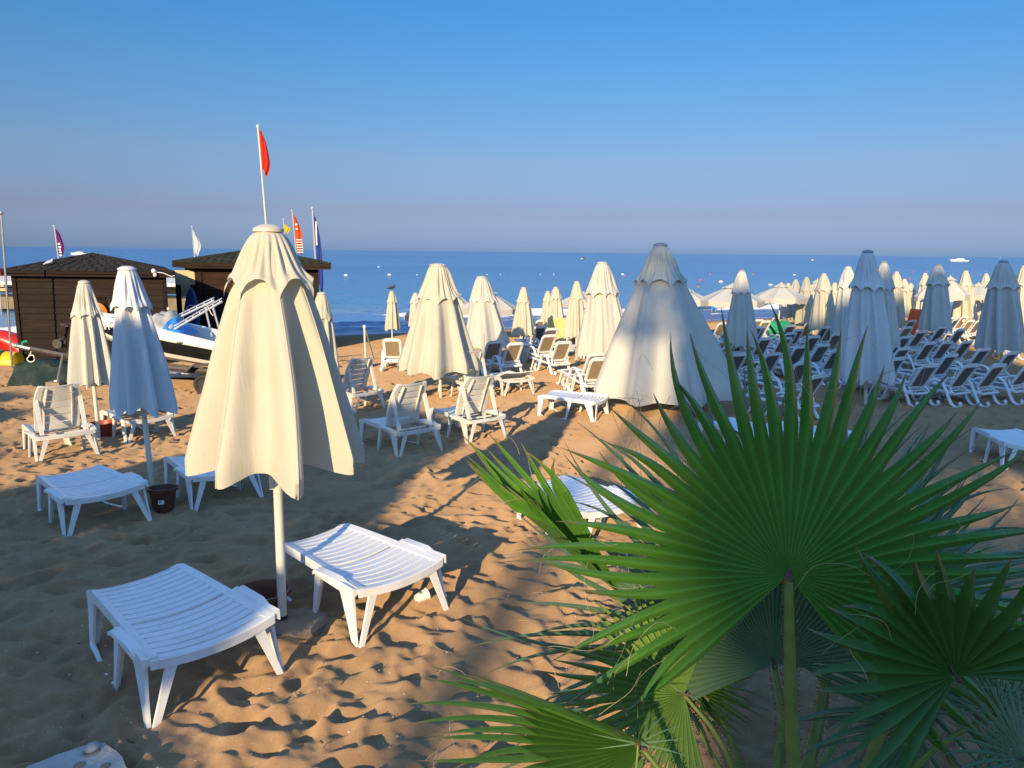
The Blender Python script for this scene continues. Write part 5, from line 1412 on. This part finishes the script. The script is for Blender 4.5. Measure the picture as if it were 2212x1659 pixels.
# ------------------------------------------------------------------ fan palm in the foreground
def frond(palm, hub, tip, R=None, n=40, span=300, fuse=.45, mat='frond', base=None, droop=.12, dish=.15, fold=0, roll=0, seed=0, pw=.016, face=None, thorn=True, via=None, wid=1.0, label=None, lenvar=.35, curl=.0):
    """hub, tip: world points. The blade spreads from hub round the hub->tip axis and is turned towards `face`."""
    r_ = random.Random(seed); o0 = palm.location
    ax = (tip - hub); R = R or ax.length; ax.normalize()
    f = (face or (CAMPOS - hub)).normalized(); nm = (f - ax * f.dot(ax)).normalized()
    nm = Matrix.Rotation(rad(roll), 3, ax) @ nm
    sd = ax.cross(nm).normalized()
    v, fc, tipn, fld = [], [], [], []
    d0 = rad(span) / n
    up = Vector((0, 0, 1))
    ca, sa = math.cos(rad(fold)), math.sin(rad(fold))
    K = 15
    starts = []
    for i in range(n):
        phi = -rad(span) / 2 + d0 * (i + .5)
        Li = R * (1 - lenvar * (abs(phi) / math.pi) ** 1.3) * r_.uniform(.82, 1.06)
        rf = fuse * R * (1 - .25 * (abs(phi) / math.pi))
        tw = r_.uniform(-.08, .08); dr = droop * r_.uniform(.4, 1.8); bend = r_.uniform(-.045, .045); tipd = r_.uniform(0, 1) ** 3
        b = len(v)
        for q in range(K):
            t = q / (K - 1); r = Li * (.012 + .988 * t)
            hw = .5 * d0 * min(r, rf) * wid
            if r > rf:
                s = (r - rf) / (Li - rf); hw *= max(.02, (1 - s ** 1.5)) * (1 - .10 * min(1, s * 8)); ang = phi + tw * s + bend * s * s * 2
            else: s = 0; ang = phi
            pl = hw * (1.0 + .5 * s)
            for e in (-1, 0, 1):
                if r <= rf: a2 = phi + e * d0 / 2 * wid; off = 0
                else: a2 = ang; off = e * hw
                c_, s_ = math.cos(a2), math.sin(a2)
                lat = s_ * ca; nrm_ = abs(s_) * sa + dish * (1 - c_) + curl * (r / R)
                p = hub + (ax * c_ + sd * lat + nm * nrm_) * r
                if off: p = p + (sd * c_ - ax * s_) * off
                p = p + nm * (pl * (1 if e == 0 else -.3))
                k_ = max(0, (r / R - .35)) ** 2
                p = p - up * (dr * k_ * R * (1 + 2.6 * max(0, tipd - .45) * max(0, s - .3))) 
                v.append(p - o0); tipn.append(t if r > rf else t * .5); fld.append(0.0 if e == 0 else 1.0)
        for q in range(K - 1):
            for e in (0, 1):
                a = b + q * 3 + e; fc.append((a, a + 1, a + 4, a + 3))
        starts.append((hub + (ax * math.cos(phi) + sd * math.sin(phi) * ca + nm * (abs(math.sin(phi)) * sa + dish * (1 - math.cos(phi)))) * rf, phi, Li, rf))
    mb = MB(); mb.v = [tuple(p) for p in v]; mb.f = fc; mb.attr = {'tipness': tipn, 'fold': fld}
    fo = mb.build('frond', M[mat], palm, angle=180)
    for p in fo.data.polygons: p.use_smooth = False
    if label: fo['label'] = label
    if base is not None:
        mid = via or (base * .45 + hub * .55 + (hub - base).length * .04 * Vector((r_.uniform(-1, 1), 0, 0)))
        path = [Vector(p) for p in bez([base - o0, mid - o0, hub - o0], 10)]
        rr = [pw * (1.5 - .75 * i / (len(path) - 1)) for i in range(len(path))]
        st = MB().tube(path, rr, 8, flat=.6).build('stalk', M['petiole'], fo); 
        hb_ = MB().tube([hub - o0 - ax * .02, hub - o0 + nm * .004, hub - o0 + ax * .035 + nm * .004], [pw * .78, pw * .7, pw * .1], 8, flat=.5).build('leaf_collar', M['bark'], fo)
        if thorn:
            tb = MB()
            for i in range(2, len(path) * 3 - 2):
                q = i / 3; k_ = int(q); fr = q - k_
                if k_ + 1 >= len(path): break
                p = path[k_].lerp(path[k_ + 1], fr); tg = (path[k_ + 1] - path[k_]).normalized(); vw = (CAMPOS - (p + o0)).normalized(); side = tg.cross(vw).normalized()
                for s in (-1, 1):
                    if r_.random() < .25: continue
                    c0 = p + side * s * rr[k_] * .95; tp = c0 + side * s * r_.uniform(.006, .013) + tg * r_.uniform(-.008, .010)
                    tb.tube([c0, tp], [.0042, .0005], 4)
            tb.build('thorns', M['thorn'], fo, smooth=False)['kind'] = 'stuff'
    return fo, starts, (ax, sd, nm)

pb_ = at_depth(1705, 1659, 2.95); base0 = Vector((pb_.x, 2.98, .10))
palm = empty('fan_palm', (base0.x, base0.y, 0)); tag(palm, 'big green fan palm at the lower right with wide spiky fans close to the camera', 'palm')
MB().tube([Vector((0, 0, -.2)), Vector((0, 0, .05)), Vector((.01, 0, .22)), Vector((0, 0, .34))], [.15, .17, .13, .08], 14).build('trunk', M['bark'], palm)
def bs(dx, dy=0, dz=0): return base0 + Vector((dx, dy, dz + .1))
FR = []
A = lambda px, py, y_: at_depth(px, py, y_)
FR.append(frond(palm, A(1703, 1243, 2.60), A(1748, 648, 2.92), n=46, span=276, fuse=.52, mat='frond', base=bs(.02, -.16), droop=.10, dish=.10, seed=3, pw=.025, via=A(1708, 1500, 2.66), lenvar=.22, face=Vector((-.12, -1, .25))))
FR.append(frond(palm, A(1672, 1434, 3.02), A(1500, 770, 3.55), n=52, span=205, fuse=.42, mat='frond_blue', base=bs(-.05, .05), droop=.16, dish=.22, seed=5, pw=.026, via=A(1690, 1580, 3.0), lenvar=.18))
FR.append(frond(palm, A(1800, 1300, 3.4), A(2120, 900, 3.75), n=46, span=250, fuse=.40, mat='frond_blue', base=bs(.10, .1), droop=.2, dish=.25, seed=6, pw=.024, via=A(1775, 1520, 3.25), lenvar=.25))
FR.append(frond(palm, A(1345, 1290, 3.25), A(975, 975, 3.35), n=16, span=64, fuse=.62, mat='frond', base=bs(-.12, .1), droop=.04, dish=.0, fold=76, roll=22, seed=7, pw=.018, lenvar=.30, via=A(1560, 1560, 3.2)))
FR.append(frond(palm, A(1385, 1614, 2.35), A(905, 1420, 2.45), n=34, span=150, fuse=.50, mat='frond_shaded', base=bs(-.25, -.3), droop=.06, dish=.02, fold=62, roll=-25, seed=8, pw=.018, lenvar=.35))
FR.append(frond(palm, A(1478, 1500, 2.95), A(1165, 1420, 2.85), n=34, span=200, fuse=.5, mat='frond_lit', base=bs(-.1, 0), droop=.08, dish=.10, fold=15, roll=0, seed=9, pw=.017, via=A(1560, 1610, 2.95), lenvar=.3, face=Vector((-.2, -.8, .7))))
FR.append(frond(palm, A(2065, 1459, 2.12), A(1900, 1230, 2.2), R=.50, n=20, span=215, fuse=.58, mat='frond_shaded', base=bs(.12, -.3), droop=.10, dish=.05, fold=30, roll=0, seed=10, pw=.020, via=A(1900, 1590, 2.35), lenvar=.05))
FR.append(frond(palm, A(2160, 1538, 2.5), A(2420, 1380, 2.6), n=34, span=320, fuse=.34, mat='frond_blue', base=bs(.25, -.1), droop=.25, dish=.12, seed=11, pw=.018, via=A(2000, 1635, 2.65), lenvar=.05, wid=.75))
FR.append(frond(palm, A(1990, 1560, 3.0), A(1700, 1430, 2.9), n=34, span=230, fuse=.4, mat='frond_blue', base=bs(.2, .1), droop=.2, dish=.15, seed=12, pw=.016, lenvar=.2))
FR.append(frond(palm, A(1470, 1478, 3.3), A(1660, 1478, 3.25), n=24, span=150, fuse=.45, mat='frond_shaded', base=bs(-.1, .15), droop=.15, dish=.1, fold=35, seed=13, pw=.014, lenvar=.2))
FR.append(frond(palm, A(1512, 1400, 3.45), A(1445, 1265, 3.6), n=26, span=260, fuse=.42, mat='frond_shaded', base=bs(-.05, .2), droop=.35, dish=.1, seed=14, pw=.015, lenvar=.1))
FR.append(frond(palm, A(1930, 1330, 3.75), A(2180, 1130, 4.0), n=36, span=220, fuse=.40, mat='frond', base=bs(.2, .25), droop=.2, dish=.2, seed=15, pw=.016, lenvar=.2))
FR.append(frond(palm, A(2215, 1640, 2.2), A(2000, 1625, 2.1), n=24, span=200, fuse=.35, mat='frond_blue', base=bs(.35, -.4), droop=.25, dish=.15, seed=16, pw=.014, lenvar=.2, wid=.7))
# loose fibres curling off the splits of the blades
fb = MB(); r_ = random.Random(77)
for fi, (fo, starts, (ax, sd, nm)) in enumerate(FR[:9]):
    for (p, phi, Li, rf) in starts:
        for rep in range(2 if fi in (0, 1, 2) else 1):
            if r_.random() < .6: continue
            d = (ax * math.cos(phi) + sd * math.sin(phi)); tt = r_.uniform(.3, 1.0)
            q0 = p + d * (Li - rf) * tt * .8 + nm * .02
            a = (d * r_.uniform(-.2, 1) + sd * r_.uniform(-.8, .8) + nm * r_.uniform(0, .6) - Vector((0, 0, .3))).normalized(); L = r_.uniform(.08, .26)
            c1 = a.cross(nm) * r_.choice((-1, 1)) * L * r_.uniform(.2, .6)
            fb.tube([v_ - palm.location for v_ in bez([q0, q0 + a * L * .35 + c1 * .1, q0 + a * L * .7 + c1 * .6, q0 + a * L * .8 + c1 * 1.1 - Vector((0, 0, L * .2))], 3)], [.0007] * 9 + [.0004] * 2, 3, caps=False)
fbo = fb.build('fibres', M['fibre'], palm, smooth=False); fbo['kind'] = 'stuff'
# dry curling strings hanging from the shaded blade tips
db = MB()
for k_ in range(46):
    px = r_.uniform(1880, 1975) if k_ < 24 else r_.uniform(1330, 1520); py = r_.uniform(760, 960) if k_ < 24 else r_.uniform(840, 950)
    p = A(px, py, 3.6); q = p + Vector((r_.uniform(-.08, .08), r_.uniform(-.1, .1), -r_.uniform(.1, .35)))
    m_ = (p + q) / 2 + Vector((r_.uniform(-.08, .08), 0, r_.uniform(0, .1)))
    db.tube([v_ - palm.location for v_ in bez([p, m_, q], 5)], .0016, 3, caps=False)
dbo = db.build('dry_strings', M['fibre'], palm, smooth=False); dbo['kind'] = 'stuff'
# seedling with stiff narrow blades at the bottom
sp = A(1378, 1606, 2.22); sd_ = empty('palm_seedling', (sp.x, sp.y, 0)); tag(sd_, 'small grey green young palm with stiff narrow blades at the bottom edge', 'plant')
frond(sd_, sp, A(1375, 1505, 2.20), n=11, span=190, fuse=.18, mat='frond_blue', base=Vector((sp.x, sp.y, .0)), droop=.05, dish=.35, seed=21, pw=.008, wid=.8, thorn=False, lenvar=.2)

# ------------------------------------------------------------------ boy at the water edge, swimmers, birds
def person_boy():
    f = at(1540, 684, 0); D = f.y; s = 1.47 / 1.75
    root = empty('person', (f.x, D, gz(f.x, D) - .01), rad(25)); tag(root, 'boy in bright blue shorts walking along the waterline behind the open parasol', 'person')
    J = {'pel': (0, 0, .93), 'ch': (.02, 0, 1.28), 'nk': (.03, 0, 1.48), 'hd': (.05, 0, 1.62), 'ht': (.05, 0, 1.72),
         'lh': (0, .09, .88), 'lk': (-.10, .10, .50), 'la': (.02, .10, .09), 'lt': (.16, .10, .03), 'rh': (0, -.09, .88), 'rk': (.16, -.10, .50), 'ra': (.06, -.10, .10), 'rt': (.19, -.10, .03),
         'ls': (.02, .18, 1.42), 'le': (-.08, .23, 1.14), 'lw': (.02, .22, .92), 'lf': (.06, .21, .82), 'rs': (.02, -.18, 1.42), 're': (-.02, -.24, 1.14), 'rw': (.14, -.22, .95), 'rf': (.18, -.21, .86)}
    Rr = {'pel': .125, 'ch': .14, 'nk': .055, 'hd': .095, 'ht': .075, 'lh': .09, 'lk': .058, 'la': .038, 'lt': .03, 'rh': .09, 'rk': .058, 'ra': .038, 'rt': .03, 'ls': .055, 'le': .042, 'lw': .03, 'lf': .026, 'rs': .055, 're': .042, 'rw': .03, 'rf': .026}
    E = [('pel', 'ch'), ('ch', 'nk'), ('nk', 'hd'), ('hd', 'ht'), ('pel', 'lh'), ('lh', 'lk'), ('lk', 'la'), ('la', 'lt'), ('pel', 'rh'), ('rh', 'rk'), ('rk', 'ra'), ('ra', 'rt'), ('ch', 'ls'), ('ls', 'le'), ('le', 'lw'), ('lw', 'lf'), ('ch', 'rs'), ('rs', 're'), ('re', 'rw'), ('rw', 'rf')]
    names = list(J); me = bpy.data.meshes.new('body'); me.from_pydata([tuple(Vector(J[k_]) * s) for k_ in names], [(names.index(a), names.index(b)) for a, b in E], [])
    bo = bpy.data.objects.new('body', me); col.objects.link(bo); me.materials.append(M['skin']); bo.parent = root
    sk = bo.modifiers.new('skin', 'SKIN'); sub = bo.modifiers.new('sub', 'SUBSURF'); sub.levels = 2; sub.render_levels = 2
    for i, k_ in enumerate(names): me.skin_vertices[0].data[i].radius = (Rr[k_] * s, Rr[k_] * s); me.skin_vertices[0].data[i].use_root = (k_ == 'pel')
    sk.use_smooth_shade = True
    mb = MB(); c = Vector(J['hd']) * s
    mb.ball(tuple(c + Vector((-.015, 0, .045))), .105 * s, 14, 9, (1.0, .95, .95)); mb.build('hair', M['hair'], root)
    fc = MB(); fc.ball(tuple(c + Vector((.092, 0, .0))), .018 * s, 8, 6); 
    fc.build('nose', M['skin'], root)
    ey = MB()
    for s_ in (-1, 1): ey.ball(tuple(c + Vector((.078, s_ * .035 * s, .02))), .012 * s, 8, 6)
    ey.build('eyes', M['hair'], root)
    sh = MB(); 
    for s_, kh, kk in ((1, 'lh', 'lk'), (-1, 'rh', 'rk')):
        a, b = Vector(J[kh]) * s, Vector(J[kk]) * s; sh.tube([a + Vector((0, 0, .08)), a.lerp(b, .3), a.lerp(b, .85)], [.125 * s, .118 * s, .098 * s], 12)
    sh.tube([Vector((0, 0, .98)) * s, Vector((0, 0, .86)) * s], [.15 * s, .16 * s], 14); sh.build('shorts', M['blue_shorts'], root)
person_boy()
for (px, py, lab) in ((1534, 592.5, 'swimmer far out right of the biggest parasol, dark head above the water'), (1626, 592.5, 'swimmer far out above the greyish parasol, dark head above the water'), (1508, 620.5, 'swimmer closest to shore just right of the biggest parasol')):
    p = at_z(px, py, SEA_Z); o = empty('person', p); tag(o, lab, 'swimmer', 'swimmers in the sea')
    MB().tube([(0, 0, -.35), (0, 0, -.02), (0, 0, .06), (0, 0, .14), (0, -.01, .25), (0, 0, .34)], [.22, .24, .12, .08, .13, .06], 12).build('body', M['skin'], o)
    MB().ball((0, .03, .27), .125, 10, 7).build('hair', M['hair'], o)
def bird(p, rz, s, mat, label):
    o = empty('bird', p, rz); tag(o, label, 'bird')
    MB().tube([(-.24, 0, .10), (-.17, 0, .12), (-.08, 0, .15), (.02, 0, .17), (.10, 0, .20), (.13, 0, .26), (.15, 0, .30), (.165, 0, .315)], [.02, .035, .075, .09, .07, .045, .04, .018], 12).xf(Matrix.Scale(s, 4)).build('body', M[mat], o)
    MB().tube([(.16, 0, .305), (.205, 0, .295)], [.012 * s, .003], 6).xf(Matrix.Scale(s, 4)).build('beak', M['rubber'], o)
    mb = MB()
    for sy in (-.03, .03): mb.tube([(0, sy, .10), (.0, sy, 0), (.04, sy, 0)], .008, 5)
    mb.xf(Matrix.Scale(s, 4)).build('legs', M['rust'], o)
    for sy in (-1, 1): MB().tube([(.06, sy * .075, .18), (-.06, sy * .085, .16), (-.2, sy * .04, .12)], [.03, .05, .012], 8, flat=.5).xf(Matrix.Scale(s, 4)).build('wing', M[mat], o)
    return o
pr = at_depth(107, 579, D1 + .35)
bird((pr.x, D1 + .35, z1w + .15 + .13), rad(60), .75, 'bird_white', 'pale grey pigeon standing on the black shingle roof')
bird(TIPS[847] + Vector((0, 0, .02)), rad(10), .75, 'bird_dark', 'dark bird perched on the small parasol at the water edge')
# ------------------------------------------------------------------ unseen leaf masses behind the viewpoint, added to cast shade on the beach
def inside(u, v, poly):
    r = False; j = len(poly) - 1
    for i in range(len(poly)):
        (xi, yi), (xj, yj) = poly[i], poly[j]
        if (yi > v) != (yj > v) and u < (xj - xi) * (v - yi) / (yj - yi) + xi: r = not r
        j = i
    return r
SA, CA, TE = math.sin(SUN_AZ), math.cos(SUN_AZ), math.tan(SUN_EL)
def shade_caster(name, poly, r0, thick, n, size, trunks, label, seed, holes=()):
    """crown outline in the plane square to the sun; r0 metres along the shadow direction (negative = behind the camera)"""
    r_ = random.Random(seed)
    def P(u, v, r): return Vector((u * CA + r * SA, -u * SA + r * CA, v - r * TE))
    u0, u1 = min(p[0] for p in poly), max(p[0] for p in poly); v0, v1 = min(p[1] for p in poly), max(p[1] for p in poly)
    c = P((u0 + u1) / 2, 0, r0); root = empty(name, (c.x, c.y, 0)); tag(root, label, 'tree')
    mb = MB(); k = 0
    while k < n:
        u, v = r_.uniform(u0, u1), r_.uniform(v0, v1)
        if not inside(u, v, poly): continue
        if any((u - a) ** 2 + (v - b) ** 2 < q * q for a, b, q in holes): continue
        k += 1
        p = P(u, v, r0 + r_.uniform(-thick, thick)) - root.location; s = size * r_.uniform(.5, 1.1)
        a = Vector((r_.gauss(0, 1), r_.gauss(0, 1), r_.gauss(0, 1))).normalized(); b = a.cross(Vector((r_.gauss(0, 1), r_.gauss(0, 1), r_.gauss(0, 1)))).normalized()
        i = len(mb.v); mb.v += [tuple(p - a * s), tuple(p + b * s * .45), tuple(p + a * s), tuple(p - b * s * .45)]; mb.f.append((i, i + 1, i + 2, i + 3))
    mb.build('crown', M['foliage'], root, smooth=False)
    for (u, vt) in trunks:
        b = P(u, 0, r0); t = P(u + .3, vt, r0); b.z = -.2
        MB().tube([v_ - root.location for v_ in bez([b, b.lerp(t, .5) + Vector((.15, .1, 0)), t], 5)], [.28, .26, .24, .22, .2, .18, .16, .13, .1, .08, .05], 10).build('trunk', M['bark'], root)
LEFT = [(-2.45, .0), (-2.55, .85), (-3.2, 1.02), (-3.15, 1.2), (-2.85, 1.5), (-2.8, 1.7), (-3.25, 1.85), (-3.5, 2.0), (-3.7, 2.15), (-4.1, 2.5), (-4.25, 3.2), (-4.8, 3.65), (-6.2, 3.85), (-6.8, 4.2), (-7.3, 4.05), (-7.6, 3.5), (-8.1, 2.45), (-8.7, 1.9), (-10, 1.7), (-10.2, 2.0), (-10.6, 2.2), (-12.1, 2.45), (-12.5, 1.7), (-13.3, 1.7), (-13.5, 2.9), (-14, 3.1), (-15.0, 3.05), (-15.2, 1.7), (-15.5, 1.7), (-15.7, 3.5), (-16.9, 3.55), (-17.2, 1.6), (-18, 1.6), (-18, .0)]  # outline shaped for the left shade; far spires imitate shadows of parasols out of view
RIGHT = [(.2, .0), (.1, 2.1), (-.05, 2.5), (-.2, 3.1), (-.95, 3.5), (-.8, 4.9), (-.8, 6.0), (-1.1, 7.4), (-1.0, 8.3), (-.3, 9.0), (.6, 9.2), (2.5, 9.5), (4.3, 9.7), (6, 11.0), (7.9, 12.3), (9, 12), (9.6, 10), (9.8, 7), (12, 4), (14, 3), (14, .0)]  # outline shaped for the shade wanted on the right of the beach
shade_caster('unseen_shade_left', LEFT, -9, 1.0, 24000, .17, [(-5.5, 3.0), (-11.3, 2.2), (-14.3, 2.8)], 'unseen leaf mass behind the viewpoint, shaped to shade the left part of the sand', 1)
shade_caster('unseen_shade_right', RIGHT, -45, 3.0, 14000, .42, [(3.0, 17.0), (7.5, 19.0)], 'unseen dense leaf mass behind the viewpoint, shaped to shade the right part of the beach', 2, holes=((3.3, 2.93, .4), (2.6, 2.75, .25), (4.2, 3.05, .35), (5.2, 3.3, .4)))

BAND = [(-2.7, 6.2), (-1.9, 5.9), (-.6, 5.6), (-.7, 6.0), (-1.0, 8.6), (-2.4, 8.6), (-2.7, 6.5)]  # thin scatter of leaves added to half shade the biggest parasol
shade_caster('unseen_shade_band', BAND, -45, 2.0, 300, .25, [(-1.8, 18.0)], 'unseen sparse leaf band behind the viewpoint, added to dapple the biggest parasol', 3)
